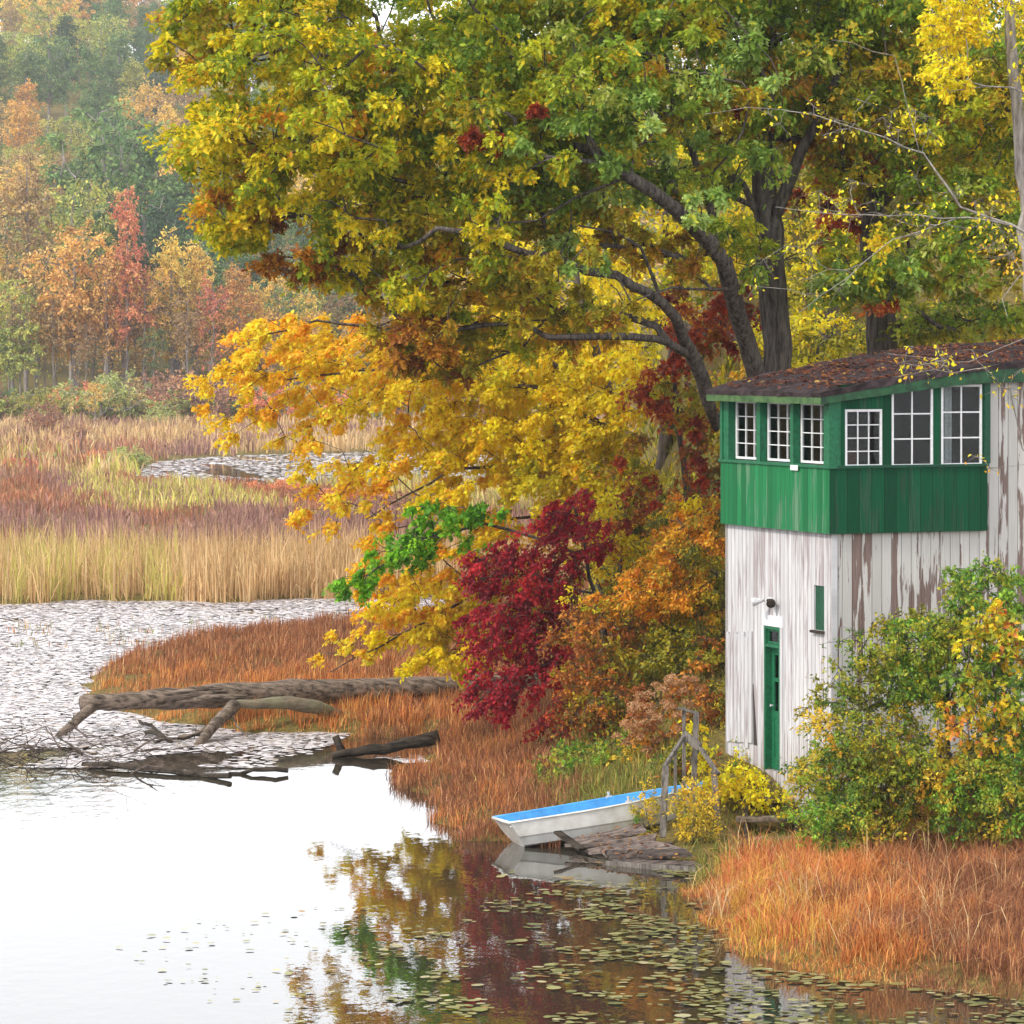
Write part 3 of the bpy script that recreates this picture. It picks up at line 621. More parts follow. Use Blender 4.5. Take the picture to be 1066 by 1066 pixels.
for (x0, x1) in ((-OV - 0.006, 0.075), (XG - 0.055, XG + 0.05)):
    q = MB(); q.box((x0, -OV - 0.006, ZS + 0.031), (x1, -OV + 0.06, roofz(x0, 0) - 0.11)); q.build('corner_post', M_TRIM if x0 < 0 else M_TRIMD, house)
q = MB(); q.box((-OV - 0.008, YG - 0.075, ZS + 0.031), (-OV + 0.06, YG + 0.008, zf)); q.build('corner_post', M_TRIM, house)
q = MB(); q.box((-0.012, -0.012, 0.4), (0.09, -0.001, ZG - 0.003)); q.box((-0.0125, -0.0005, 0.4), (-0.0005, 0.08, ZG - 0.003)); q.build('corner_board', M_WHITE_L, house)
def window(axis, off, rect, cols, rows, mat=M_SASH, fr=0.036, mu=0.014, parts=()):
    u0, u1, z0, z1 = rect; u0 += .004; u1 -= .004; z0 += .004; z1 -= .004; b = MB(); th = 0.04
    def bx(a, c, e, f, d0=0.0, d1=th):
        b.box((a, -off + d0, e), (c, -off + d1, f)) if axis == 0 else b.box((-off + d0, a, e), (-off + d1, c, f))
    bx(u0, u0 + fr, z0, z1); bx(u1 - fr, u1, z0, z1); bx(u0 + fr, u1 - fr, z0, z0 + fr); bx(u0 + fr, u1 - fr, z1 - fr, z1)
    root = b.build('window', mat, house); m = MB(); b = m; u0 += fr; u1 -= fr; z0 += fr; z1 -= fr
    for k in range(1, cols): c = u0 + (u1 - u0) * k / cols; b.box(*(((c - mu / 2, -off + .008, z0), (c + mu / 2, -off + .034, z1)) if axis == 0 else ((-off + .008, c - mu / 2, z0), (-off + .034, c + mu / 2, z1))))
    for k in range(1, rows):
        c = z0 + (z1 - z0) * k / rows
        b.box(*(((u0, -off + .011, c - mu / 2), (u1, -off + .031, c + mu / 2)) if axis == 0 else ((-off + .011, u0, c - mu / 2), (-off + .031, u1, c + mu / 2))))
    m.build('muntin', mat, root); p = MB(); p.box(*(((u0, -off + .018, z0), (u1, -off + .024, z1)) if axis == 0 else ((-off + .018, u0, z0), (-off + .024, u1, z1))))
    p.build('pane', M_GLASS, root); return root
for i, rct in enumerate(fw):
    o = window(1, OV - 0.135, (rct[0] + 0.005, rct[1] - 0.01, rct[2] + .02, rct[3] - .01), 3, 4)
    o['label'] = ['white sash window at the near end of the green front', 'middle white sash window of the green front', 'white sash window at the far left end of the green front'][2 - i]
for i, rct in enumerate(sw):
    o = window(0, OV - 0.012, rct, [3, 2, 2][i], [4, 3, 3][i], mu=0.016 if i == 0 else 0.022)
    o['label'] = ['small square white window with twelve panes on the green side', 'tall six-pane window in the middle of the green side', 'tall six-pane window nearest the white wall'][i]
# roof
nxr, nyr = 40, 26; rng = random.Random(4); x0r, x1r, y0r, y1r = -0.27, 6.6, -0.16, YL + 0.28
vt = []; 
for top in (1, 0):
    for j in range(nyr + 1):
        for i in range(nxr + 1):
            x = x0r + (x1r - x0r) * i / nxr; y = y0r + (y1r - y0r) * j / nyr
            edge = i in (0, nxr) or j in (0, nyr)
            z = roofz(x, y) + (0.02 * math.sin(x * 9 + y) * math.sin(y * 3.1) + rng.uniform(-.012, .012) + 0.03 * math.sin(x * 1.9 + .5) + 0.035 if top else -0.045)
            vt.append((x + (rng.uniform(-.02, .02) if edge else 0), y + (rng.uniform(-.02, .02) if edge else 0), z))
fs = []; A_ = (nxr + 1) * (nyr + 1); I = lambda i, j, t: (0 if t else A_) + j * (nxr + 1) + i
for j in range(nyr):
    for i in range(nxr):
        fs += [(I(i, j, 1), I(i + 1, j, 1), I(i + 1, j + 1, 1), I(i, j + 1, 1)), (I(i, j + 1, 0), I(i + 1, j + 1, 0), I(i + 1, j, 0), I(i, j, 0))]
for i in range(nxr): fs += [(I(i, 0, 0), I(i + 1, 0, 0), I(i + 1, 0, 1), I(i, 0, 1)), (I(i, nyr, 1), I(i + 1, nyr, 1), I(i + 1, nyr, 0), I(i, nyr, 0))]
for j in range(nyr): fs += [(I(0, j, 1), I(0, j + 1, 1), I(0, j + 1, 0), I(0, j, 0)), (I(nxr, j, 0), I(nxr, j + 1, 0), I(nxr, j + 1, 1), I(nxr, j, 1))]
me = bpy.data.meshes.new('roof'); me.from_pydata(vt, [], fs); roof = link('roof', me, M_ROOF, house)
q = MB()                                                  # felt laps, slightly lifted strips across the slope
for k in range(5):
    x = 0.5 + k * 1.2; q.hexa([(x, y0r + .02, roofz(x, 0) + .02), (x + .9, y0r + .02, roofz(x + .9, 0) + .03), (x + .9, y1r - .02, roofz(x + .9, y1r) + .03), (x, y1r - .02, roofz(x, y1r) + .02),
                               (x, y0r + .02, roofz(x, 0) + .055), (x + .9, y0r + .02, roofz(x + .9, 0) + .04), (x + .9, y1r - .02, roofz(x + .9, y1r) + .04), (x, y1r - .02, roofz(x, y1r) + .06)])
q.build('felt_strip', M_ROOF, roof)
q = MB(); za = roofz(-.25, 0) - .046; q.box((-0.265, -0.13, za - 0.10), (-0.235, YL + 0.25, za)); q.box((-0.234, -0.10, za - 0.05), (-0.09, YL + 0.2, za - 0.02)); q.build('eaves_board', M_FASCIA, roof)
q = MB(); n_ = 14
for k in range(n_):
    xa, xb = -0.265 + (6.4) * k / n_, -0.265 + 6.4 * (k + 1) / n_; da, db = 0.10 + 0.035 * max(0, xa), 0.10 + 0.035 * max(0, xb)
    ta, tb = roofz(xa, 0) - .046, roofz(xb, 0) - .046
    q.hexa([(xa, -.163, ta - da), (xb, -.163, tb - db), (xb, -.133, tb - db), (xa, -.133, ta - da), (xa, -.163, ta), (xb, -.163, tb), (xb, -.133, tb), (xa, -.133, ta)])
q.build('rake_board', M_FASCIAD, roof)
# room behind the glass
plain('upper_floor', (0.12, 0.12, ZG - 0.1), (XL - 0.01, YL - 0.01, ZG), M_DARK); plain('room_partition', (3.3, 0.13, ZG + 0.001), (3.4, YL - 0.02, roofz(3.3, 0) - .06), M_ROOM)
plain('room_lining', (0.15, YL - 0.05, ZG + 0.002), (3.29, YL - 0.015, 6.9), M_ROOM)
q = MB()
for k, (a, c) in enumerate([(sw[2][0] + .02, sw[2][0] + .30)]): 
    for j in range(7): q.box((a + (c - a) * j / 7, 0.12 + 0.02 * (j % 2), ZS), (a + (c - a) * (j + 1) / 7, 0.15 + 0.02 * (j % 2), sw[2][3] - .02))
q.build('curtain', M_CURT, house)
q = MB(); r1_ = fw[1]; q.box((0.27, r1_[1] - .25, ZB), (0.29, r1_[1] - .02, ZT)); q.build('blue_curtain', M_CURTB, house)
# armchair behind the small side window
ch = empty('armchair', tuple(BC + BR @ Vector((0.62, 0.65, ZG))), BA); tag(ch, 'russet armchair seen through the small twelve-pane window', 'armchair')
for nm, a, b in (('seat', (-.3, -.3, .0), (.3, .3, .68)), ('backrest', (-.36, .301, 0), (.36, .42, 1.22)), ('armrest', (-.42, -.3, 0), (-.301, .3, .92)), ('armrest', (.301, -.3, 0), (.42, .3, .92))):
    q = MB(); q.box(a, b); q.build(nm, M_BROWN, ch, bevel=0.04)
# door in its deep reveal
q = MB(); t_ = 0.045
q.box((-0.012, dy0 + .002, dz0), (0.14, dy0 + t_, dz1 - .002)); q.box((-0.012, dy1 - t_, dz0), (0.14, dy1 - .002, dz1 - .002)); q.box((-0.012, dy0 + t_, dz1 - t_), (0.14, dy1 - t_, dz1 - .002))
ztr = on_front(804, 672)[1]; q.box((-0.014, dy0 + t_, ztr - .03), (0.12, dy1 - t_, ztr + .02)); q.build('door_frame', M_TRIM, house)
d = empty('door'); d.parent = house; d.location = (0.10, (dy0 + dy1) / 2, dz0); hw = (dy1 - dy0) / 2 - t_ - .002; dh = ztr - .035 - dz0
q = MB(); q.box((0, -hw, 0.01), (0.035, -hw + .09, dh)); q.box((0, hw - .09, 0.01), (0.035, hw, dh))
for za_, zb_ in ((0.01, .2), (dh * .42, dh * .48), (dh * .72, dh * .75), (dh - .12, dh)): q.box((0.001, -hw + .09, za_), (0.034, hw - .09, zb_))
q.box((0.012, -hw + .09, .2), (0.024, hw - .09, dh * .42)); q.build('door_leaf', M_TRIM, d)
q = MB(); q.box((0.014, -hw + .09, dh * .48), (0.02, hw - .09, dh * .72)); q.box((0.014, -hw + .09, dh * .75), (0.02, hw - .09, dh - .12)); q.build('pane', M_GLASS, d)
q = MB(); q.tube([(-.05, hw - .05, 1.0), (0, hw - .05, 1.0)], [.02, .012], 8); q.build('handle', M_METAL, d)
window(1, -0.03, (dy0 + t_, dy1 - t_, ztr + .022, dz1 - t_ - .002), 1, 1, M_TRIM, .03).name = 'transom_window'
q = MB(); q.box((-0.018, dy0 - .09, dz1 + .004), (-0.001, dy1 + .05, dz1 + .17)); q.build('door_head_board', M_SASH, house)
q = MB(); q.box((-0.015, dy0 - .09, dz0), (-0.001, dy0 - .003, dz1)); q.box((-0.015, dy1 + .003, dz0 - .08), (-0.001, dy1 + .09, dz1)); q.build('door_casing', M_WHITE_L, house)
# narrow side light with green blind
q = MB(); q.box((0.03, sy0, sz0), (0.06, sy1, sz1)); q.build('narrow_shutter', M_TRIMD, house)['label'] = 'narrow green shutter right of the door'
q = MB(); q.box((-0.07, sy0 - .02, sz0 - .04), (0.02, sy1 + .02, sz0 - .002)); q.build('shutter_sill', M_DARKLOG, house)
# sprung boards left of the door, the shade in their gap painted as a dark sheet on the wall
q = MB(); q.quadface([(-0.003, gy0 + .10, gz0), (-0.003, gy0 - .03, gz0), (-0.003, gy1 + .0, gz1), (-0.003, gy1 + .015, gz1)]); q.build('board_gap_shade', M_DARK, house)
q = MB(); a_, zt_ = on_front(784, 706); b_, zb_ = on_front(762, 772); nb = 6; rr_ = random.Random(2); u_ = a_
while u_ < YL - .02:
    u2 = min(u_ + .135, YL + .01); dz_ = rr_.uniform(-.05, .05); q.box((-0.028, u_ + .003, zb_ + dz_), (-0.006, u2 - .003, zb_ + 1.75 + rr_.uniform(-.06, .06))); u_ = u2
q.build('sprung_board', M_WHITE_L, house)
q = MB(); q.tube([(-.02, on_front(808, 714)[0] - .8, 2.0)] * 1 + [(-.0, on_front(808, 714)[0] - .8, 2.0)], [.03, .03], 8)
# floodlight
fy, fz = on_front(803, 625); fl_ = empty('wall_lamp', tuple(BC + BR @ Vector((0, fy, fz))), BA); fl_.location = (0, fy, fz); fl_.parent = house
q = MB(); q.box((-.035, -.05, -.05), (0, .05, .05)); q.tube([(-.03, 0, 0), (-.14, .0, .01)], [.02, .02], 8); q.build('bracket', M_METAL, fl_, bevel=.005)
for s_ in (-1, 1):
    q = MB(); q.tube([(-.13, s_ * .03, .01), (-.16, s_ * .09, .0), (-.22, s_ * .17, -.02), (-.24, s_ * .19, -.03)], [.02, .04, .07, .075], 12); q.build('lamp_head', M_METAL if s_ > 0 else M_DARKLOG, fl_, smooth=True)
# pale scar on the sill
q = MB(); q.box((-OV - .0345, fw[1][0] - .35, ZS - .07), (-OV - .031, fw[1][0] - .1, ZS + .01)); q.build('paint_scar', M_SASH, house)

# fallen leaves on the roof
rs = np.random.RandomState(8); n = 4200; lx = rs.uniform(-.2, 6.3, n); ly = rs.uniform(-.1, 1, n) ** 0.8 * YL; ly = np.nan_to_num(np.abs(ly))
keep = vnoise(lx, ly, 1.2, 3) + rs.uniform(-.5, .5, n) > -0.15; lx, ly = lx[keep], ly[keep]; n = len(lx)
lz = np.array([roofz(a, b) for a, b in zip(lx, ly)]) + .09; pos = np.stack([lx, ly, lz], -1)
c, w_ = pal((120, 70, 55, 5), (150, 90, 60, 3), (190, 125, 70, 1.2), (85, 55, 50, 4), (225, 180, 90, .35))
V, Fc, Cc = leaves(pos, rs.normal(size=(n, 3)) * [1, 1, .15], np.array([0, 0, 1.]) + rs.normal(size=(n, 3)) * .35, rs.uniform(.045, .11, n), c[rs.choice(len(c), n, p=w_)] * .85, T_OVAL)
o = link('fallen_leaves', mesh_np('fallen_leaves', V, Fc, Cc), M_LEAF); o.location = BC; o.rotation_euler = (0, 0, BA)
tag(o, 'brown fallen leaves lying thick on the dark boathouse roof', 'fallen leaves', kind='stuff')

# ------------------------------------------------------------------ the near trees
def TR(px, py, D, zbase=None): p = P(px, py, D); return p
# big oak behind the boathouse, crown leaning far out over the pond
zb = gz(P(806, 390, 68).x, 68) - .3
def GP(px, D): x = (px - CX) / F * D; return (x, D, gz(x, D) - 0.25)
oakA = [([GP(812, 68), tuple(P(808, 480, 68)), tuple(P(808, 390, 68)), tuple(P(800, 240, 68)), tuple(P(792, 120, 68.3)), tuple(P(800, 0, 68.5)), tuple(P(815, -120, 69))], (0.31, 0.16)),
        G([(800, 430, 68), (776, 350, 67.2), (752, 272, 65.6), (722, 232, 64.6), (700, 215, 64.2), (655, 186, 63.4), (628, 160, 63.8), (590, 150, 64.8), (500, 110, 65), (400, 70, 64.4), (300, 50, 64)], 0.14, 0.028),
        G([(745, 440, 67.6), (722, 372, 66.5), (704, 330, 65.4), (690, 315, 65), (640, 287, 64.0), (585, 272, 64.4), (530, 258, 63.0), (495, 246, 62.4), (455, 240, 62.2), (420, 256, 63.4), (380, 250, 64.4)], 0.115, 0.025),
        G([(722, 372, 66.5), (680, 350, 65), (640, 348, 64.2), (610, 352, 63.8), (570, 350, 64), (545, 338, 64.4), (480, 330, 64.8)], 0.07, 0.025),
        G([(700, 215, 66), (690, 120, 66), (660, 20, 66), (600, -60, 66)], 0.13, 0.06),
        G([(748, 268, 65.4), (735, 200, 66), (718, 150, 66.2), (690, 120, 66.4)], .07, .04), G([(650, 186, 63.5), (600, 205, 63.4), (560, 230, 63.6)], .03, .015), G([(690, 315, 65), (668, 260, 64.6), (640, 240, 64.2), (600, 236, 64)], .035, .015), G([(760, 300, 66), (700, 300, 64.8), (650, 320, 64.2)], .03, .012), G([(800, 240, 68), (850, 130, 67.5), (890, 40, 67)], 0.13, 0.05),
        G([(590, 150, 65), (520, 170, 64.4), (430, 190, 64), (330, 170, 63.6), (250, 150, 63.5)], 0.06, 0.02),
        G([(400, 70, 64), (300, 10, 64), (220, -10, 64)], 0.05, 0.02)]
ellA = [E(330, 110, 64, 135, 120, 2.6, 150, ['oakgold'], 120, .62), E(240, 170, 64, 55, 80, 2.0, 34, ['oakgold', 'oakgold', 'oakgold', 'oakbronze'], 110, .5), E(205, 40, 64.4, 45, 48, 1.5, 24, ['oakgold', 'oakgold', 'oakolive'], 110, .5),
        E(480, 120, 65, 130, 120, 2.6, 130, ['oakgold', 'oakgreen', 'oakgold'], 120, .62), E(440, 262, 64.4, 130, 60, 2.0, 70, ['oakgold', 'oakgold', 'oakolive'], 110, .58),
        E(560, 325, 65.2, 120, 46, 1.6, 40, ['oakolive', 'oakgold', 'oakolive'], 100, .5), E(450, 350, 64.6, 70, 42, 1.2, 24, ['oakolive', 'oakbronze'], 90, .45),
        E(320, 270, 63.9, 46, 26, 1.0, 10, ['oakbronze'], 80, .38), E(255, 225, 63.9, 40, 40, 1.1, 14, ['oakgold', 'oakgold', 'oakbronze'], 110, .45),
        E(600, 70, 65.5, 120, 110, 3, 110, ['oakgreen', 'oakgold'], 115, .62), E(590, 200, 65.6, 100, 64, 1.9, 46, ['oaksilver', 'oakgreen', 'oakolive'], 110, .58),
        E(720, 90, 66.5, 110, 130, 2.8, 90, ['oakgreen', 'oaksilver', 'oakgreen', 'oakolive'], 105, .6), E(700, 265, 65.2, 55, 30, 1.0, 10, ['oakolive'], 80, .4),
        E(660, 130, 63.0, 90, 44, .8, 14, ['oaksilver', 'oakgreen'], 100, .45), E(735, 215, 62.8, 30, 30, .5, 5, ['oakgreen', 'oaksilver'], 90, .36), E(600, 268, 62.6, 60, 18, .5, 6, ['oakolive', 'oaksilver'], 80, .36), E(505, 225, 62.2, 40, 22, .4, 5, ['oakgold', 'oakolive'], 80, .36), E(560, 160, 62.6, 60, 30, .6, 9, ['oaksilver', 'oakgold'], 90, .42), E(640, 325, 63, 40, 14, .4, 5, ['oakolive'], 70, .34), E(505, 150, 62.8, 20, 12, .4, 2, 'oakred', 120, .3), E(560, 118, 62.9, 14, 10, .3, 1, 'oakred', 120, .28),
        E(400, -50, 65, 240, 66, 3.4, 140, ['oakgold', 'oakgreen'], 80, .7), E(650, 0, 66, 160, 40, 1.6, 80, ['oakgreen', 'oakgold'], 100, .6), E(290, 0, 64.5, 90, 26, 1.4, 26, ['oakgold'], 100, .5), E(880, -5, 67.5, 130, 44, 1.6, 66, ['oakgreen'], 90, .6), E(720, -90, 67, 220, 110, 4, 110, ['oakgreen'], 70, .75)]
tree('oak_tree', 'huge oak, golden green crown reaching left over the pond, bare thick limbs below', 'tree', oakA, ellA, T_OAK, 0.112, dens=1.9, sweep=(-.3, -.15, -.05), seed=11, tip=.012, flat=.42, droop=.18, twigr=.0055)
# second oak, right behind the roof
oakB = [([GP(925, 70), tuple(P(920, 380, 70)), tuple(P(915, 290, 70)), tuple(P(905, 170, 70)), tuple(P(900, 60, 70)), tuple(P(910, -120, 70))], (0.33, 0.17)),
        G([(905, 190, 70), (850, 150, 69), (765, 135, 68.3)], .11, .05), G([(912, 215, 70), (980, 150, 69), (1060, 100, 68), (1150, 60, 68)], .12, .05),
        G([(914, 260, 70), (960, 262, 68), (1010, 250, 67)], .05, .02), G([(900, 100, 70), (840, 20, 69), (760, -40, 69)], .12, .05)]
ellB = [E(920, 275, 66.4, 75, 42, 1.1, 30, ['oakgreen', 'oaksilver', 'oakgold'], 110, .48), E(1010, 235, 67, 85, 75, 1.6, 50, ['oakgreen', 'oakgreen', 'oakolive'], 105, .52),
        E(960, 120, 68, 130, 90, 2.4, 100, ['oakgreen', 'oakgold', 'oakolive'], 100, .6), E(850, 60, 68.4, 110, 90, 2.6, 90, ['oakgreen', 'oakolive', 'oakgreen'], 100, .6),
        E(1100, 60, 68, 110, 150, 3, 80, ['oakgreen'], 80, .65), E(870, 150, 69.5, 70, 40, 1.4, 24, ['oakolive', 'oakred', 'oakbronze'], 80, .5),
        E(1020, 330, 69.4, 90, 24, 1.4, 22, ['oakgreen', 'shade'], 90, .5), E(785, 115, 66.2, 14, 10, .3, 1, 'oakred', 110, .3), E(770, 255, 66.2, 35, 26, .5, 6, ['oakgreen', 'oakgold'], 90, .4),
        E(940, -80, 69, 200, 90, 4, 90, ['oakgreen'], 70, .75), E(925, 312, 66, 20, 10, .3, 2, 'oakred', 50, .3)]
tree('oak_tree', 'tall oak rising right behind the boathouse roof, thick grey trunk with green crown', 'tree', oakB, ellB, T_OAK, 0.112, dens=1.8, seed=12, tip=.0095, flat=.42, barkm=M_BARK)
# yellow maple hanging over the marsh edge
mapA = [([GP(648, 74), tuple(P(650, 560, 74)), tuple(P(640, 430, 74)), tuple(P(610, 330, 74)), tuple(P(590, 240, 74))], (0.15, 0.06)),
        G([(642, 450, 74), (560, 405, 73.5), (470, 395, 73), (380, 385, 72.5), (300, 395, 72)], .06, .015), G([(645, 520, 74), (560, 480, 73.3), (470, 490, 72.6), (380, 540, 72)], .055, .012),
        G([(640, 430, 74), (540, 350, 73.5), (430, 345, 73), (330, 335, 72.6), (270, 350, 72.3)], .06, .012), G([(650, 570, 74), (580, 585, 73), (500, 615, 72.3), (420, 660, 71.6), (345, 700, 71)], .05, .010),
        G([(646, 530, 74), (540, 540, 73.4), (450, 545, 72.6)], .04, .012)]
ellM = [E(560, 430, 73.6, 120, 75, 2.2, 110, ['yellowgreen', 'yellow', 'yellow'], 130, .55), E(520, 350, 74.6, 130, 60, 2, 60, ['yellowgreen', 'yellow'], 120, .55), E(600, 490, 73.0, 80, 62, 1.6, 56, ['yellow', 'yellowgreen'], 120, .5), E(650, 410, 73, 46, 60, 1.2, 30, ['yellowgreen', 'yellow'], 110, .45),
        E(400, 380, 73, 110, 58, 1.6, 70, ['gold', 'gold', 'yellow'], 120, .45), E(300, 360, 72.6, 62, 45, 1.2, 30, ['gold'], 110, .36), E(255, 405, 72.2, 46, 48, .9, 18, ['gold'], 80, .34),
        E(455, 480, 72.8, 90, 55, 1.4, 42, ['yellow', 'gold'], 110, .42), E(350, 500, 72.3, 55, 55, 1.0, 18, ['gold'], 75, .34), E(315, 440, 72.3, 50, 36, .8, 11, ['gold'], 70, .32), E(500, 560, 72.6, 70, 40, 1.2, 24, ['yellow', 'gold'], 100, .42),
        E(450, 630, 71.6, 66, 50, 1.3, 42, ['yellow', 'gold', 'yellow'], 110, .38), E(395, 600, 71.8, 36, 30, .8, 11, ['gold'], 70, .3), E(480, 672, 71.2, 55, 32, 1.0, 26, ['yellow'], 110, .35), E(360, 670, 71.2, 36, 32, .6, 8, ['gold'], 42, .3),
        E(425, 560, 72.3, 46, 34, .8, 10, ['gold'], 70, .32), E(545, 620, 72.4, 60, 60, 1.2, 34, ['yellow', 'yellowgreen'], 110, .4)]
tree('maple_tree', 'wide golden yellow maple with drooping sprays of leaves hanging over the marsh edge', 'tree', mapA, ellM, T_MAPLE, 0.078, dens=1.75, sweep=(-.62, -.1, -.34), seed=21, tip=.005, flat=.35, droop=.3, wob=.03, twigr=.0035)
# small maple still green, one long branch
tree('young_maple', 'slim bough of bright green maple leaves poking out left before the yellow maple', 'tree',
     [([GP(640, 71.5), tuple(P(636, 640, 71.5)), tuple(P(610, 580, 71.3)), tuple(P(560, 560, 71)), tuple(P(505, 545, 70.8)), tuple(P(440, 560, 70.6)), tuple(P(380, 600, 70.4))], (0.05, 0.01))],
     [E(475, 533, 70.6, 52, 15, .5, 17, 'lime', 74, .29), E(418, 570, 70.4, 40, 20, .4, 17, 'lime', 78, .29), E(375, 602, 70.2, 24, 12, .3, 8, 'lime', 66, .24), E(500, 560, 70.9, 20, 20, .3, 3, 'lime', 40, .25), E(440, 556, 70.7, 30, 10, .3, 5, 'lime', 70, .25)],
     T_MAPLE, .085, dens=1.1, sweep=(-.6, -.1, -.5), seed=22, tip=.006, flat=.35, droop=.35, wob=.02, twigr=.003)
# crimson maple
tree('crimson_maple', 'deep crimson maple shrub sweeping down left of the boathouse to the orange grass', 'tree',
     [([GP(652, 68.3), tuple(P(640, 690, 68.3)), tuple(P(615, 600, 68.2)), tuple(P(600, 530, 68))], (.07, .02)), G([(640, 700, 68.2), (580, 690, 67.6), (530, 700, 67.2), (490, 740, 67)], .035, .01), G([(620, 620, 68.2), (560, 600, 67.8), (500, 600, 67.4)], .03, .01)],
     [E(600, 545, 68, 44, 40, .9, 26, 'crimson', 120, .36), E(555, 590, 67.8, 60, 34, .9, 34, 'crimson', 120, .36), E(600, 610, 67.8, 36, 36, .8, 12, ['crimson', 'darkred'], 80, .32), E(520, 645, 67.4, 38, 36, .8, 22, 'crimson', 110, .32),
      E(570, 655, 67.6, 48, 40, .8, 26, 'crimson', 110, .34), E(530, 710, 67.2, 44, 34, .8, 26, 'crimson', 110, .32), E(505, 590, 67.5, 26, 20, .5, 8, 'crimson', 90, .28), E(590, 745, 67.0, 30, 16, .5, 8, ['crimson', 'darkred'], 80, .28), E(575, 700, 67.2, 24, 24, .5, 8, 'crimson', 90, .28)],
     T_MAPLE, .062, dens=1.15, sweep=(-.75, -.1, -.6), seed=23, tip=.005, flat=.4, droop=.35, twigr=.003)
# red creeper / dark red foliage round the lower oak limbs
tree('red_maple', 'dusky red and rust maple in the shade under the oak limbs', 'tree',
     [([GP(725, 70), tuple(P(720, 560, 70)), tuple(P(705, 430, 69.5)), tuple(P(700, 360, 69.3))], (.09, .03))],
     [E(700, 405, 69.2, 42, 44, .8, 22, ['darkred', 'oakred', 'oakolive'], 70, .36), E(735, 465, 69.2, 26, 50, .8, 16, ['darkred', 'rust'], 80, .36), E(665, 480, 69.2, 28, 40, .6, 10, ['darkred', 'rust', 'oakolive'], 60, .34),
      E(745, 320, 69.4, 60, 45, 1.0, 26, ['oakred', 'darkred', 'oakbronze'], 80, .4), E(690, 530, 69.2, 50, 34, .8, 16, ['darkred', 'rust', 'shade'], 70, .36), E(860, 215, 70.5, 60, 30, .8, 12, ['darkred', 'oakred'], 70, .36), E(800, 430, 70, 50, 40, .8, 18, ['rust', 'shade'], 80, .4)],
     T_MAPLE, .08, dens=1.5, sweep=(-.2, -.2, -.4), seed=24, tip=.006, flat=.4, droop=.25)
# golden orange young tree against the boathouse
tree('sassafras_tree', 'small orange and gold tree crowding the left edge of the white wall', 'tree',
     [([GP(728, 67.3), tuple(P(725, 700, 67.3)), tuple(P(715, 620, 67)), tuple(P(700, 560, 66.8))], (.06, .02))],
     [E(720, 560, 66.4, 46, 40, .9, 34, ['orange', 'orange', 'shade'], 110, .38), E(690, 608, 66.2, 48, 28, .8, 28, ['orange'], 110, .36), E(735, 620, 66.4, 34, 30, .7, 16, ['orange', 'shade'], 100, .34), E(640, 625, 66.3, 26, 14, .5, 7, ['orange'], 80, .3), E(730, 530, 66.8, 34, 22, .6, 12, ['orange', 'yellow'], 90, .32)],
     T_OVAL, .066, dens=1.8, sweep=(-.5, -.2, -.3), seed=25, tip=.006, flat=.35, droop=.25)
tree('olive_shrub', 'shaded olive green shrub beneath the orange tree beside the white wall', 'shrub',
     [([GP(700, 66), tuple(P(700, 740, 66)), tuple(P(700, 690, 66))], (.04, .02))],
     [E(705, 690, 66, 60, 50, .9, 46, ['shade'], 100, .38), E(740, 720, 65, 30, 60, .7, 22, ['shade', 'shade', 'rust'], 90, .34), E(745, 640, 66.5, 22, 30, .6, 8, 'shade', 80, .34)], T_OVAL, .08, dens=1.4, seed=26, tip=.005)
tree('rusty_shrub', 'rusty brown twiggy shrub between the crimson maple and the dried flower heads', 'shrub',
     [([GP(630, 66), tuple(P(628, 745, 66)), tuple(P(625, 700, 66))], (.035, .015))],
     [E(615, 690, 65.8, 45, 50, .9, 38, ['rust', 'oakolive', 'rust'], 90, .34), E(640, 740, 65.2, 50, 36, .8, 26, ['rust', 'rust', 'shade'], 80, .32), E(590, 745, 65.6, 24, 24, .5, 8, ['rust', 'darkred'], 70, .3), E(600, 650, 66.2, 30, 30, .5, 10, ['rust', 'yellowgreen'], 80, .3)], T_OVAL, .07, dens=1.4, seed=27, tip=.005)
# green weeds shrub by the boat
for i, (lb, px, py, D, rx, ry, n, key, sd_) in enumerate([
        ('low blue green weedy bush behind the middle of the boat', 600, 800, 63.6, 48, 22, 24, ['shrub', 'fresh'], 31),
        ('light green leafy weeds behind the bow end of the boat', 655, 790, 63.2, 34, 22, 16, ['shrub', 'goldenrod'], 32)]):
    tree('weedy_bush', lb, 'bush', [([GP(px, D), tuple(P(px, py + 5, D))], (.02, .01))], [E(px, py, D, rx, ry, .8, n, key, 80, .3)], T_SIMPLE, .09, seed=sd_, tip=.004, flat=.8, droop=-.1)
# dried hydrangea
rs = np.random.RandomState(41); hb = empty('hydrangea', GP(690, 62.8)); tag(hb, 'dried hydrangea bush with tan domed flower heads left of the wooden stair rail', 'shrub')
tg = np.concatenate([sample_ell(rs, tuple(P(690, 752, 62.6)), np.array([.62, .6, .62]), 44), sample_ell(rs, tuple(P(660, 760, 62.6)), np.array([.35, .4, .4]), 16), sample_ell(rs, tuple(P(712, 715, 62.8)), np.array([.3, .3, .25]), 12)])
pos, par, r = skeleton(rs, [([GP(690, 62.8), tuple(P(690, 790, 62.8))], (.03, .015))], tg, tip=.005, step=.25, wob=.015)
skel_mesh(pos - np.array(hb.location), par, r, rs).build('trunk', M_BARK, hb)
V, Fc, Cc, tw = clump_leaves(rs, tg[::2] - np.array(hb.location) - [0, 0, .12], np.full(len(tg[::2]), .22), ['rust'] * len(tg[::2]), 40, .07, T_OVAL); link('crown', mesh_np('crown', V, Fc, Cc), M_LEAF, hb)
M_HEAD = simple('dried_flower', (0.42, 0.24, 0.12), .9, .5, 60, .1, (0.22, 0.11, 0.05), 1.0)
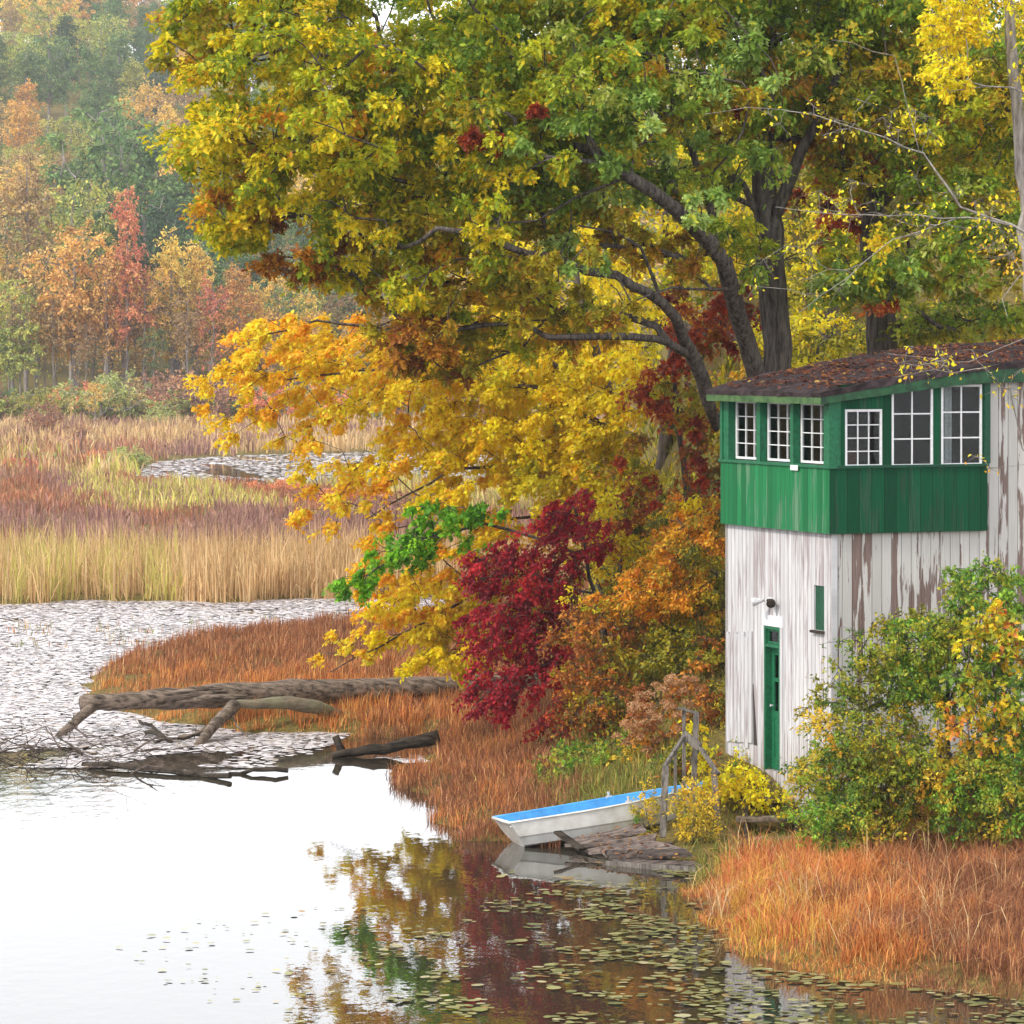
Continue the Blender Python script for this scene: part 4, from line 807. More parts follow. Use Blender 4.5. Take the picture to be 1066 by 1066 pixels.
for t in tg:                                              # each flower head: a dome of small florets
    t = t - np.array(hb.location); n = 90; v = unit(rs.normal(size=(n, 3))); v[:, 2] = np.abs(v[:, 2]) * .9 - .25; rr = rs.uniform(.065, .105)
    c, w_ = PAL['tan']; V, Fc, Cc = leaves(t + v * rr, rs.normal(size=(n, 3)), v, np.full(n, .045), c[rs.choice(len(c), n, p=w_)] * rs.uniform(.7, 1.05, (n, 1)), T_SIMPLE)
    link('flower_head', mesh_np('flower_head', V, Fc, Cc), M_LEAF, hb)
# big bush in front of the side wall: three growths
tree('tall_shrub', 'tall loose green shrub climbing the white side wall at the right', 'shrub',
     [([GP(985, 56.5), tuple(P(985, 800, 56.5)), tuple(P(990, 700, 56.3)), tuple(P(1010, 620, 56))], (.05, .02))],
     [E(1030, 620, 56, 50, 34, .7, 24, ['fresh', 'shrub'], 100, .33), E(975, 660, 56, 50, 34, .7, 22, ['shrub', 'fresh'], 90, .33), E(925, 705, 55.9, 56, 36, .7, 34, ['shrub', 'shade'], 90, .33), E(985, 690, 55.9, 50, 50, .6, 30, ['shrub', 'fresh'], 90, .33), E(890, 665, 56.4, 34, 14, .4, 5, ['shrub'], 24, .3), E(1010, 590, 56.2, 22, 12, .3, 4, ['fresh'], 70, .26),
      E(1060, 740, 56, 60, 70, .8, 44, ['shrub', 'fresh'], 90, .35), E(880, 735, 55.8, 44, 30, .6, 14, ['shrub', 'shade'], 60, .32), E(960, 650, 56.4, 70, 20, .5, 10, ['shade'], 60, .3)], T_OVAL, .062, dens=1.7, seed=51, tip=.004, flat=.8, droop=.1, step=.3)
tree('climbing_vine', 'yellow and orange leaved vine spilling over the green shrub at the right edge', 'vine',
     [([GP(1035, 55.6), tuple(P(1035, 780, 55.6)), tuple(P(1035, 690, 55.4))], (.03, .015))],
     [E(1035, 660, 55.2, 34, 30, .4, 16, ['vine', 'vine', 'shrub'], 50, .28), E(1000, 720, 55.1, 38, 40, .4, 16, ['vine', 'shrub'], 40, .28), E(1062, 700, 55.1, 26, 60, .4, 16, ['vine', 'shrub'], 50, .28), E(1030, 775, 54.9, 44, 46, .4, 12, ['vine', 'shrub'], 40, .28), E(950, 790, 54.9, 46, 40, .3, 9, ['vine'], 24, .26)],
     T_MAPLE, .082, dens=1.1, seed=52, tip=.004, flat=.8, droop=.2, step=.3)
for i, (lb, px, py, D, rx, ry, n, keys, sd_) in enumerate([
        ('feathery olive bush at the white corner, left end of the thicket', 868, 800, 55.4, 40, 62, 40, ['shrub', 'goldenrod', 'shrub'], 53),
        ('dense olive green bush at the middle of the thicket before the side wall', 935, 800, 55.3, 56, 66, 84, ['shrub', 'goldenrod', 'shade', 'shrub'], 54),
        ('leafy green bush at the lower right edge behind the red grass', 1030, 830, 55.0, 60, 50, 66, ['fresh', 'shrub', 'goldenrod'], 55),
        ('low blue green bush at the foot of the thicket', 880, 855, 54.7, 48, 26, 26, ['fresh', 'shrub'], 56)]):
    tree('thicket_bush', lb, 'bush', [([GP(px, D), tuple(P(px, py + ry * .5, D))], (.03, .015))], [E(px, py, D, rx, ry, .8, n, keys, 110, .34)], T_OVAL, .055, dens=1.7, seed=sd_, tip=.004, flat=.9, droop=-.05, step=.3)
# vine and weeds at the railing
tree('bittersweet_vine', 'bright yellow round-leaved vine heaped beside the steps below the door', 'vine',
     [([GP(765, 59.4), tuple(P(765, 825, 59.4))], (.02, .01))],
     [E(768, 812, 59.2, 26, 17, .35, 22, 'lemon', 52, .2), E(792, 828, 59.0, 22, 12, .3, 10, 'lemon', 44, .18), E(730, 800, 59, 14, 30, .2, 8, 'lemon', 32, .18), E(722, 758, 59, 10, 26, .12, 6, 'lemon', 26, .14), E(735, 780, 59, 9, 18, .12, 4, 'lemon', 24, .14), E(825, 842, 58.6, 30, 7, .3, 6, ['lemon', 'shrub'], 26, .16)],
     T_OVAL, .075, seed=61, tip=.003, step=.2, wob=.01, twigr=.002)
for i, (lb, px, py, D, rx, ry, n, keys, sd_) in enumerate([
        ('feathery golden weed clump growing through the stair rail', 722, 848, 57.6, 26, 34, 26, ['goldenrod'], 62),
        ('pale green weeds beside the boat bow', 672, 850, 58.6, 14, 26, 9, ['goldenrod', 'fresh'], 63),
        ('yellow green weeds in front of the old steps', 790, 900, 56.0, 46, 9, 12, ['goldenrod', 'shrub'], 65),
        ('leafy weeds against the white wall right of the door', 842, 806, 58.3, 20, 14, 9, ['shrub', 'goldenrod'], 66), ('small green and yellow weeds under the loose wall boards', 768, 798, 60.6, 14, 7, 5, ['shrub', 'lemon'], 67)]):
    tree('weed_clump', lb, 'weeds', [([GP(px, D), tuple(P(px, py + ry * .5, D))], (.012, .006))], [E(px, py, D, rx, ry, .35, n, keys, 90, .22)], T_SIMPLE, .055, seed=sd_, tip=.003, flat=1.4, droop=-.5, step=.2, wob=.01, twigr=.002)
# lemon yellow tree at the upper right, and the nearly bare limb across the oak
tree('birch_tree', 'bright lemon yellow tree with pale trunk at the upper right corner', 'tree',
     [([GP(1085, 61), tuple(P(1078, 400, 61)), tuple(P(1066, 200, 61)), tuple(P(1056, 80, 61)), tuple(P(1050, 0, 61)), tuple(P(1045, -120, 61))], (.13, .07))],
     [E(1000, 25, 60.4, 34, 34, .7, 22, 'lemon', 120, .34), E(990, 75, 60.3, 26, 24, .6, 12, 'lemon', 110, .28), E(1040, -10, 60.5, 60, 34, .8, 22, 'lemon', 90, .36), E(1000, -70, 60.5, 70, 40, 1, 20, 'lemon', 80, .4), E(1075, 60, 60.6, 20, 60, .6, 8, 'lemon', 40, .3)],
     T_OVAL, .075, seed=71, tip=.004, barkm=M_PALEBARK, droop=.3, step=.3)
tree('bare_tree', 'nearly bare grey tree arching long twigs with few yellow leaves across the oak', 'tree',
     [([GP(1130, 56), tuple(P(1125, 400, 56)), tuple(P(1100, 260, 56)), tuple(P(1055, 235, 56)), tuple(P(1000, 215, 56)), tuple(P(960, 160, 56)), tuple(P(900, 135, 56)), tuple(P(820, 115, 56))], (.036, .005)),
      G([(1060, 238, 56), (1010, 228, 55.8), (950, 222, 55.6), (880, 225, 55.4), (810, 215, 55.3)], .012, .004), G([(1000, 225, 55.9), (930, 250, 55.6), (880, 290, 55.4), (830, 325, 55.3)], .010, .003),
      G([(1100, 260, 56), (1070, 280, 55.6), (1045, 310, 55.5), (1050, 330, 55.4)], .012, .004), G([(1100, 300, 56), (1080, 345, 55), (1010, 378, 54.6), (960, 372, 54.4), (925, 365, 54.3)], .009, .003),
      G([(960, 160, 56), (930, 60, 55.6), (865, 40, 55.6)], .008, .003), G([(820, 115, 56), (800, 110, 55.8), (730, 120, 55.6)], .008, .003)],
     [E(900, 130, 55.8, 110, 26, .6, 16, 'lemon', 6, .3), E(930, 215, 55.5, 110, 34, .5, 20, 'lemon', 7, .34), E(1040, 235, 55.6, 36, 50, .5, 14, ['lemon', 'gold'], 12, .3), E(980, 375, 54.5, 60, 22, .4, 14, ['gold', 'lemon'], 8, .24), E(840, 290, 55.4, 60, 46, .4, 10, 'lemon', 5, .3), E(1055, 390, 54.8, 14, 34, .4, 4, 'gold', 6, .26), E(1030, 480, 54.8, 20, 20, .3, 2, 'gold', 6, .2)],
     T_OVAL, .075, seed=72, tip=.0035, barkm=M_PALEBARK, droop=.2, step=.3, wob=.035, twigr=.003)
# trees further up the bank that close the view behind the oaks
for i, (lb, px, py, D, rx, ry, n, keys, sd_) in enumerate([
        ('yellow green tree filling the gap under the oak crown, left of the limbs', 600, 320, 82, 110, 110, 90, ['yellow', 'yellowgreen'], 81),
        ('golden leaved tree glowing behind the oak limbs, above the red foliage', 690, 200, 86, 110, 130, 100, ['yellowgreen', 'oakgold'], 82),
        ('olive tree up the bank between the two oak trunks', 860, 180, 92, 120, 130, 90, ['shade', 'oakolive'], 83),
        ('green tree up the bank at the far right behind the roof', 1040, 200, 90, 120, 140, 90, ['shade', 'oakgreen'], 84),
        ('green tree behind the middle of the oak crown, top of the photo', 560, 60, 88, 140, 120, 90, ['oakgreen', 'yellowgreen'], 85),
        ('yellowish tree behind the left half of the oak crown', 430, 170, 84, 90, 120, 60, ['oakgold', 'yellow'], 86),
        ('low yellow green tree just behind the gap between the oak trunks', 855, 260, 82, 56, 66, 50, ['yellowgreen', 'shade'], 88),
        ('tall green tree behind the oak trunks, top of the photo', 800, -10, 92, 150, 120, 80, ['oakgreen', 'shade'], 87)]):
    xx = (px - CX) / F * D
    if px < 640: base = (P(px + 230, 0, D).x, D, gz(P(px + 230, 0, D).x, D) - .2)
    else: base = (xx, D, gz(xx, D) - .2)
    tree('broadleaf_tree', lb, 'tree', [([base, tuple(Vector(base).lerp(P(px, py, D), .5) + Vector((.3, 0, 0))), tuple(P(px, py, D))], (.2, .06))],
         [E(px, py, D, rx, ry, 3.2, n, keys, 90, .75)], T_OVAL, .13, dens=1.2, seed=sd_, tip=.008, flat=.45)
for i, (lb, px, py, D, rx, ry, n, keys, sd_) in enumerate([
        ('leafy olive thicket on the bank seen over the left part of the roof', 850, 362, 76, 70, 34, 40, ['shade', 'yellowgreen'], 91),
        ('golden olive thicket between the red foliage and the roof edge', 770, 420, 74, 60, 46, 40, ['shade', 'oakolive'], 92),
        ('dark olive undergrowth on the bank behind the roof at the right', 990, 350, 77, 90, 34, 44, ['shade'], 93),
        ('yellow undergrowth low on the bank behind the crimson maple', 645, 550, 72, 60, 80, 70, ['yellow', 'yellowgreen', 'oakolive'], 94),
        ('tangled brown and green undergrowth below the orange tree', 690, 640, 70, 70, 60, 50, ['shade', 'rust'], 95),
        ('brown and olive weeds filling the corner between flower heads and white wall', 742, 748, 62.8, 22, 46, 26, ['rust', 'shade'], 96),
        ('low tangled weeds behind the stair rail', 720, 790, 61, 34, 22, 18, ['rust', 'shade', 'shrub'], 97)]):
    rD_, cr_, lf_ = (.6, .3, .065) if D < 65 else (1.6, .5, .11)
    xx = (px - CX) / F * D
    tree('undergrowth', lb, 'undergrowth', [([(xx, D, gz(xx, D) - .1), tuple(P(px, py, D))], (.06, .03))], [E(px, py, D, rx, ry, rD_, n, keys, 100, cr_)], T_OVAL, lf_, seed=sd_, tip=.006)

# ------------------------------------------------------------------ logs and driftwood
rr = random.Random(5)
def crooked(pts, m=6, w=.03):
    out = []; pts = [Vector(p) for p in pts]
    for i in range(len(pts) - 1):
        for k in range(m): out.append(pts[i].lerp(pts[i + 1], k / m) + Vector([rr.uniform(-w, w) for _ in range(3)]))
    return out + [pts[-1]]
lg = empty('fallen_log', tuple(P(300, 745, 77))); tag(lg, 'long weathered fallen trunk lying level over the marsh edge, left end propped on a stub', 'log')
off = Vector(lg.location)
def lp(*a): return P(*a) - off
q = MB(); pts = crooked([lp(84, 733, 75.5), lp(160, 728, 76.1), lp(250, 723, 76.8), lp(360, 720, 77.8), lp(480, 717, 79), lp(560, 712, 79.8)], 6, .02)
q.tube(pts, [.155 + .11 * min(1, i / 14) + rr.uniform(-.015, .015) for i in range(len(pts))], 14, wob=.07, rng=rr); q.build('trunk', M_LOG, lg, smooth=True)
q = MB(); pts = crooked([lp(95, 735, 75.5), lp(78, 752, 75.2), lp(55, 771, 74.6)], 4, .015); q.tube(pts, [.12, .11, .10, .10, .09, .085, .08, .075, .06], 9, wob=.06, rng=rr); q.build('stub', M_LOG, lg, smooth=True)
q = MB()                                                  # long torn splinters where the trunk split
for k in range(26):
    a = lp(168 + rr.uniform(0, 40), 724 + rr.uniform(-4, 8), 76); b = a + Vector((rr.uniform(.5, 1.1), rr.uniform(0, .25), rr.uniform(-.03, .10))); q.tube([a, a.lerp(b, .5) + Vector((0, -.05, .03)), b], [.006, .045, .02], 5)
q.build('torn_wood', M_LOG, lg, smooth=True)
ml = empty('mossy_limb', tuple(P(240, 740, 75))); tag(ml, 'grey green lichened limb leaning in front of the long fallen trunk', 'log'); off = Vector(ml.location)
q = MB(); pts = crooked([lp(356, 746, 76.3), lp(330, 736, 75.9), lp(295, 731, 75.6), lp(240, 734, 75.2)], 5, .015); q.tube(pts, [.10 + .045 * math.sin(i * .25) for i in range(len(pts))], 12, wob=.06, rng=rr); q.build('limb', M_MOSSLOG, ml, smooth=True)
q = MB(); pts = crooked([lp(243, 735, 75.2), lp(226, 752, 74.3), lp(202, 781, 72.9)], 5, .012); q.tube(pts, [.14 - .006 * i for i in range(len(pts))], 10, wob=.06, rng=rr); q.build('prop', M_LOG, ml, smooth=True)
q = MB(); pts = crooked([lp(222, 752, 74.3), lp(205, 764, 74.2), lp(186, 767, 74.2)], 4, .02); q.tube(pts, [.05 - .003 * i for i in range(len(pts))], 7); pts = crooked([lp(240, 742, 74.8), lp(247, 755, 74.6), lp(262, 772, 74.4)], 3, .02); q.tube(pts, [.018] * len(pts), 5); q.build('side_branch', M_LOG, ml, smooth=True)
o = MB(); pts = crooked([P(346, 786, 71.0), P(400, 779, 71.2), P(456, 768, 71.5)], 5, .02); o.tube(pts, [.065 + .007 * i for i in range(len(pts))], 10, wob=.16, rng=rr); tag(o.build('sunken_log', M_DARKLOG, None, smooth=True), 'short dark wet log lying in the shallows, right of the mossy limb', 'log')
o = MB(); o.tube(crooked([P(358, 786, 71.5), P(349, 766, 71.5)], 3, .01), [.08, .08, .075, .07], 8, wob=.1, rng=rr); tag(o.build('tree_stump', M_DARKLOG, None, smooth=True), 'small upright dark stump beside the wet log', 'stump')
q = MB(); rr = random.Random(9)
for k in range(105):
    px = rr.gauss(60, 70) if k % 4 else rr.uniform(-60, 260); py = rr.uniform(768, 806) + max(0, (60 - px) * .02); x, y = Wp(px, py); L_ = rr.uniform(.4, 1.7); an = rr.gauss(0, .9) + (math.pi if rr.random() < .5 else 0); el = rr.uniform(-.05, .42)
    a = Vector((x, y, rr.uniform(-.02, .10))); d = Vector((math.cos(an) * math.cos(el), math.sin(an) * math.cos(el), math.sin(el))); m_ = a + d * L_ * .5 + Vector((0, 0, rr.uniform(-.05, .12))); b = a + d * L_ + Vector((rr.uniform(-.15, .15), 0, rr.uniform(-.25, .1)))
    r_ = rr.choice([.005, .007, .009, .012, .022]); q.tube([a, a.lerp(m_, .5) + Vector((0, 0, .02)), m_, b], [r_, r_ * .9, r_ * .8, r_ * .4], 5)
    if rr.random() < .5: q.tube([m_, m_ + Vector((rr.uniform(-.3, .3), rr.uniform(-.2, .2), rr.uniform(.05, .4)))], [r_ * .6, r_ * .3], 4)
tag(q.build('driftwood_twigs', M_DRIFT, None), 'tangle of dead grey twigs in the shallows below the fallen trunk', 'driftwood', kind='stuff')
q = MB()
for (a, b, r_) in (((88, 790), (60, 768), .03), ((86, 798), (240, 812), .05), ((150, 765), (178, 775), .04), ((145, 752), (172, 772), .035), ((160, 775), (215, 770), .03), ((238, 806), (300, 806), .04)):
    A = Vector((*Wp(*a), .05)); B_ = Vector((*Wp(*b), .07)); q.tube(crooked([A, B_], 5, .05), [r_] * 6, 7, wob=.2, rng=rr)
tag(q.build('waterlogged_branches', M_DARKLOG, None), 'dark waterlogged branches lying flat on the water left of centre', 'driftwood', kind='stuff')

# ------------------------------------------------------------------ rowing boat
def boat():
    S = Vector((*Wp(533, 884), 0)) + Vector((.12, .5, 0)); root = empty('rowing_boat', tuple(S + Vector((0, 0, -.02)))); tag(root, 'white rowing boat with sky blue interior pulled half out onto the bank', 'boat')
    az = rad(15); root.rotation_euler = (rad(-2.7), -rad(6.6), az); Lb = 3.15
    def hull(inset, zoff):
        V = []; ns = 15
        for i in range(ns):
            t = i / (ns - 1); x = inset * 1.6 + t * (Lb - inset * 3.2); w = .58 * (1 - max(0, (t - .35) / .65) ** 2.2 * .93) * (.90 + .10 * min(1, t / .3)); hgt = .43 + .09 * t * t; kz = .20 * max(0, (t - .6) / .4) ** 2 + zoff
            row = [(0, kz), (.55 * w, kz + .01), (.78 * w, kz + .05), (.88 * w, kz + .17), (.93 * w, kz + .20), (w - .0, hgt)]
            rake = lambda z: -.24 * (z / .43) * max(0, 1 - t / .25) + (.25 * (z / .5) * max(0, (t - .8) / .2))
            pts = [(x + rake(z), -max(0, y - inset), z) for y, z in row[::-1]] + [(x + rake(z), max(0, y - inset), z) for y, z in row[1:]]
            V.append(pts)
        return V
    Hh = hull(0, 0); b = MB(); n = len(Hh[0])
    def skin(H_, rev=False):
        base = len(b.v); 
        for r_ in H_: b.v += r_
        for i in range(len(H_) - 1):
            for k in range(n - 1):
                f = (base + i * n + k, base + (i + 1) * n + k, base + (i + 1) * n + k + 1, base + i * n + k + 1); b.f.append(f[::-1] if rev else f)
        b.f.append(tuple(base + k for k in range(n))); b.f.append(tuple(base + (len(H_) - 1) * n + k for k in range(n))[::-1])
    skin(Hh); o = b.build('hull', M_BOATW, root, smooth=False)
    b2 = hull(.025, .03); b = MB(); skin(b2, True); o = b.build('inner_hull', M_BOATB, root)
    me = o.data; bm = bmesh.new(); bm.from_mesh(me); bmesh.ops.reverse_faces(bm, faces=bm.faces); bm.to_mesh(me); bm.free()
    q = MB(); 
    q.tube([Vector(r_[-1]) + Vector((0, 0, .005)) for r_ in Hh], [.026] * len(Hh), 8); q.build('gunwale', M_BOATB, root, smooth=True); q = MB(); q.tube([Vector(r_[0]) + Vector((0, 0, .003)) for r_ in Hh], [.017] * len(Hh), 8)
    q.tube([Vector(Hh[0][0]), Vector(Hh[0][0]).lerp(Vector(Hh[0][-1]), .5), Vector(Hh[0][-1])], [.024] * 3, 8); q.build('gunwale', M_BOATW, root, smooth=True)
    for k, x in enumerate((0.05, 1.05, 2.05)):
        w = [.5, .54, .44][k]; q = MB(); q.box((x - .12, -w, .30), (x + .16, w, .335)); q.build('thwart', M_BOATB, root, bevel=.006)
    for s_ in (1, -1):
        q = MB(); q.box((1.6, s_ * .545 - .015, .45), (1.7, s_ * .545 + .015, .50)); q.tube([(1.65, s_ * .545, .49), (1.65, s_ * .545, .52), (1.65, s_ * .545, .56)], [.018, .02, .025], 8); q.build('rowlock', M_METAL, root)
    q = MB(); q.tube([Vector(r_[0]) * 1 + Vector((0, -.006 + .03, -.06)) for r_ in Hh[:-2]], [.012] * (len(Hh) - 2), 6); q.build('rubbing_strake', M_BOATW, root)
boat()

# ------------------------------------------------------------------ broken landing stage, steps, stair rail
nt_ = M_DECK.node_tree; b_ = [n for n in nt_.nodes if n.type == 'BSDF_PRINCIPLED'][0]; src_ = b_.inputs['Base Color'].links[0].from_socket
oi_ = nt_.nodes.new('ShaderNodeObjectInfo'); mr_ = nt_.nodes.new('ShaderNodeMapRange'); mr_.inputs['To Min'].default_value = .55; mr_.inputs['To Max'].default_value = 1.45; hs_ = nt_.nodes.new('ShaderNodeHueSaturation')
nt_.links.new(oi_.outputs['Random'], mr_.inputs[0]); nt_.links.new(mr_.outputs[0], hs_.inputs['Value']); nt_.links.new(src_, hs_.inputs['Color']); nt_.links.new(hs_.outputs[0], b_.inputs['Base Color'])
dk = empty('landing_stage', tuple(P(660, 880, 57))); tag(dk, 'broken plank landing stage sliding into the water beside the white boat', 'landing stage'); off = Vector(dk.location)
A0, A1, B0, B1 = P(596, 876, 58.2), P(664, 861, 58.1), P(642, 898, 56.5), P(738, 903, 55.6); rr = random.Random(3); n = 6
for k in range(n):
    t0, t1 = k / n + .022, (k + 1) / n - .022; a = A0.lerp(B0, t0); b = A1.lerp(B1, t0); c = A1.lerp(B1, t1); d = A0.lerp(B0, t1); e_ = rr.uniform(-.12, .12); ax = (b - a).normalized(); up = Vector((0, 0, rr.uniform(.0, .10)))
    a, b, c, d = a + ax * e_ + up - off, b - ax * rr.uniform(-.1, .15) + up - off, c - ax * rr.uniform(-.1, .1) + up - off, d + ax * e_ - off; dn = Vector((0, 0, -.045)); q = MB(); q.hexa([a + dn, b + dn, c + dn, d + dn, a, b, c, d]); q.build('plank', M_DECK, dk)
q = MB(); q.beam(A0 - off + Vector((.1, -.1, -.10)), B0 - off + Vector((.05, -.05, -.10)), .09, .09); q.beam(A1 - off + Vector((-.3, 0, -.12)), B1 - off + Vector((-.3, 0, -.12)), .09, .09); q.build('joist', M_DARKLOG, dk)
q = MB(); q.beam(B0 - off + Vector((-.15, -.05, -.02)), B1 - off + Vector((-.1, -.06, -.05)), .05, .11); q.build('edge_board', M_GREYWOOD, dk)
rs = np.random.RandomState(66); n_l = 110; uu, vv = rs.uniform(0, 1, n_l) ** .8, rs.uniform(0, 1, n_l); pp = np.array([list(A0.lerp(A1, a).lerp(B0.lerp(B1, a), b)) for a, b in zip(uu, vv)]) + np.array([0, 0, .075]); c, w_ = pal((165, 110, 70, 3), (200, 150, 80, 2), (120, 75, 50, 3))
V, Fc, Cc = leaves(pp, rs.normal(size=(n_l, 3)) * [1, 1, .15], np.array([0, 0, 1.]) + rs.normal(size=(n_l, 3)) * .3, rs.uniform(.05, .11, n_l), c[rs.choice(3, n_l, p=w_)], T_OVAL)
tag(link('fallen_leaves', mesh_np('fallen_leaves', V, Fc, Cc), M_LEAF), 'tan fallen leaves scattered on the broken landing stage', 'fallen leaves', kind='stuff')
for i, (a, b, lb) in enumerate((((580, 866, 57.9), (606, 884, 57.4), 'loose board end sticking up at the left of the landing stage'), ((588, 880, 57.6), (700, 878, 57.5), 'long dark board lying across the broken landing stage'))):
    q = MB(); q.beam(P(*a), P(*b), .13, .04); tag(q.build('loose_board', M_DARKLOG if i == 0 else M_DECK), lb, 'board')
st = empty('wooden_steps', tuple(P(800, 860, 58))); tag(st, 'old rotting timber steps climbing to the green door', 'steps'); off = Vector(st.location)
for (py, D, x0, x1, dep) in ((812, 59.7, 774, 838, .5), (832, 59.1, 770, 836, .32), (852, 58.4, 766, 832, .32), (874, 57.6, 778, 830, .34)):
    a = P(x0, py, D) - off; b = P(x1, py, D) - off; q = MB(); q.hexa([a + Vector((0, 0, -.06)), b + Vector((0, .02, -.06)), b + Vector((.05, dep, -.05)), a + Vector((.03, dep, -.06)), a, b, b + Vector((.05, dep, .01)), a + Vector((.03, dep, 0))]); q.build('step', M_STONE, st)
q = MB()
for px in (776, 828): q.beam(P(px, 880, 57.9) - off, P(px + 2, 820, 59.9) - off, .05, .2)
q.build('stringer', M_DARKLOG, st)
def rail_thing(name, lb, cat, items):
    base = P(*items[0][1][:3]); root = empty(name, tuple(base)); tag(root, lb, cat)
    for nm, a, b, w, t in items: q = MB(); q.beam(P(*a) - base, P(*b) - base, w, t); q.build(nm, M_GREYWOOD, root, bevel=.004)
rail_thing('stair_railing', 'weathered grey timber stair rail standing between the boat and the door', 'railing',
    [('post', (690, 872, 57.7), (693, 797, 57.9), .10, .07), ('post', (712, 846, 58.8), (712, 736, 58.8), .055, .05), ('post', (721, 850, 58.7), (725, 741, 58.7), .085, .05), ('post', (747, 850, 58.2), (743, 802, 58.2), .09, .06), ('post', (703, 840, 58.3), (703, 784, 58.4), .045, .04),
     ('handrail', (692, 798, 57.88), (712, 767, 58.72), .05, .07), ('handrail', (711, 764, 58.74), (729, 778, 58.6), .05, .13), ('handrail', (728, 777, 58.62), (748, 806, 58.12), .06, .05), ('cap_rail', (706, 737, 58.76), (728, 743, 58.76), .10, .035)])

# ------------------------------------------------------------------ grasses, reeds, lily pads
rs = np.random.RandomState(100)
TUFT = {}
def land(poly, n, zmin=-.04, per=28, sig=.11):
    """blades gathered in tufts: half of them fan out of shared centres, the rest fill between"""
    k = max(1, int(n * .7 / per)); cen = scatter(rs, poly, k); off_ = rs.normal(size=(k * per, 2)) * sig; q1 = np.repeat(cen, per, 0) + off_
    q2 = scatter(rs, poly, n - k * per); q = np.concatenate([q1, q2]); z = ground(q[:, 0], q[:, 1]); m = z > zmin
    TUFT['dir'] = np.concatenate([off_ / sig * .55, np.zeros((len(q2), 2))])[m]; TUFT['tone'] = np.concatenate([np.repeat(rs.uniform(.72, 1.25, k), per), rs.uniform(.8, 1.1, len(q2))])[m]
    TUFT['h'] = np.concatenate([np.repeat(rs.uniform(.7, 1.25, k), per), rs.uniform(.45, .9, len(q2))])[m]
    return q[m], z[m]
def seen(q): return CX + F * q[:, 0] / q[:, 1], HY + F * H / q[:, 1]      # photo column / row of the water plane, only to look up which stand of grass grows where
q, z = land([(1500, 1062), (690, 1055), (700, 935), (735, 918), (800, 908), (870, 893), (1500, 885)], 130000)
px, py = seen(q); t = vnoise(q[:, 0], q[:, 1], 2.4, 1) * .9; c = mixpal(rs, G_ORANGE, G_RUSSET, t + (px - 930) / 260); m = rs.uniform(size=len(q)) < np.clip(.75 - np.abs(px - 790) / 130 + .3 * vnoise(q[:, 0], q[:, 1], 1.2, 7), 0, .55)
c[m] = mixpal(rs, G_YELLOW, G_RED, vnoise(q[m, 0], q[m, 1], .9, 5) + .15 * (935 - py[m]) / 30)
tuft = .8 + .3 * vnoise(q[:, 0], q[:, 1], 1.2, 9); edge = np.clip(z / .15, .5, 1)
blades('marsh_grass', q, .52 * tuft * edge * rs.uniform(.5, 1.2, len(q)), rs.uniform(.1, .95, len(q)), rs.uniform(.006, .013, len(q)), c * 1.1, rs, 'thick orange and russet grass in front of the thicket', 'grass', z=z, tuft=True)
q2, z2 = land([(1500, 1050), (720, 1000), (710, 925), (860, 897), (1500, 890)], 1100)
blades('dead_stems', q2, rs.uniform(.5, .95, len(q2)), rs.uniform(.1, 1.1, len(q2)), rs.uniform(.008, .013, len(q2)), mixpal(rs, G_TAN, G_RUSSET, rs.uniform(-.6, .4, len(q2))), rs, 'pale dead stems standing out of the orange grass', 'dead stems', z=z2)
q, z = land([(380, 812), (350, 770), (480, 735), (640, 700), (780, 760), (860, 850), (865, 895), (740, 925), (705, 930), (640, 900), (480, 890)], 84000)
px, py = seen(q); kp = ~((px > 335) & (px < 455) & (py > 772) & (py < 806)) & ~((px > 585) & (px < 708) & (py > 866)); q, z = q[kp], z[kp]; px, py = px[kp], py[kp]
for k_ in TUFT: TUFT[k_] = TUFT[k_][kp]
TUFT['h'] = TUFT['h'] * np.where(px > 735, .5, 1)
c = mixpal(rs, G_RUSSET, G_GREEN, (px - 590) / 60 + vnoise(q[:, 0], q[:, 1], 1.6, 2) * .7); m = rs.uniform(size=len(q)) < .4 * (px < 560); c[m] = mixpal(rs, G_ORANGE, G_RUSSET, vnoise(q[m, 0], q[m, 1], 1.6, 3))
blades('bank_grass', q, .42 * (.8 + .3 * vnoise(q[:, 0], q[:, 1], .8, 4)) * rs.uniform(.5, 1.2, len(q)), rs.uniform(.1, .7, len(q)), rs.uniform(.008, .016, len(q)), c * 1.15, rs, 'brown and green tufted grass on the bank behind the boat', 'grass', z=z, tuft=True)
q, z = land([(60, 735), (90, 700), (200, 660), (330, 648), (480, 632), (620, 650), (560, 740), (420, 800), (150, 775)], 80000)
px, py = seen(q); kp = ~((px > 335) & (px < 462) & (py > 772)) & (rs.uniform(size=len(q)) < np.clip((px - 70) / 130, .12, 1)); q, z = q[kp], z[kp]; px, py = px[kp], py[kp]
for k_ in TUFT: TUFT[k_] = TUFT[k_][kp]
c = mixpal(rs, G_RUSSET, G_ORANGE, (py - 725) / 60 + vnoise(q[:, 0], q[:, 1], 3, 2) * .7)
blades('marsh_grass', q, .44 * np.clip((z + .04) / .16, .3, 1) * (.85 + .25 * vnoise(q[:, 0], q[:, 1], 1.5, 4)) * rs.uniform(.5, 1.2, len(q)), rs.uniform(.05, .5, len(q)), rs.uniform(.009, .018, len(q)), c * 1.15, rs, 'russet grass spit around and behind the long fallen trunk', 'grass', z=z, tuft=True, wind=(.5, 0))
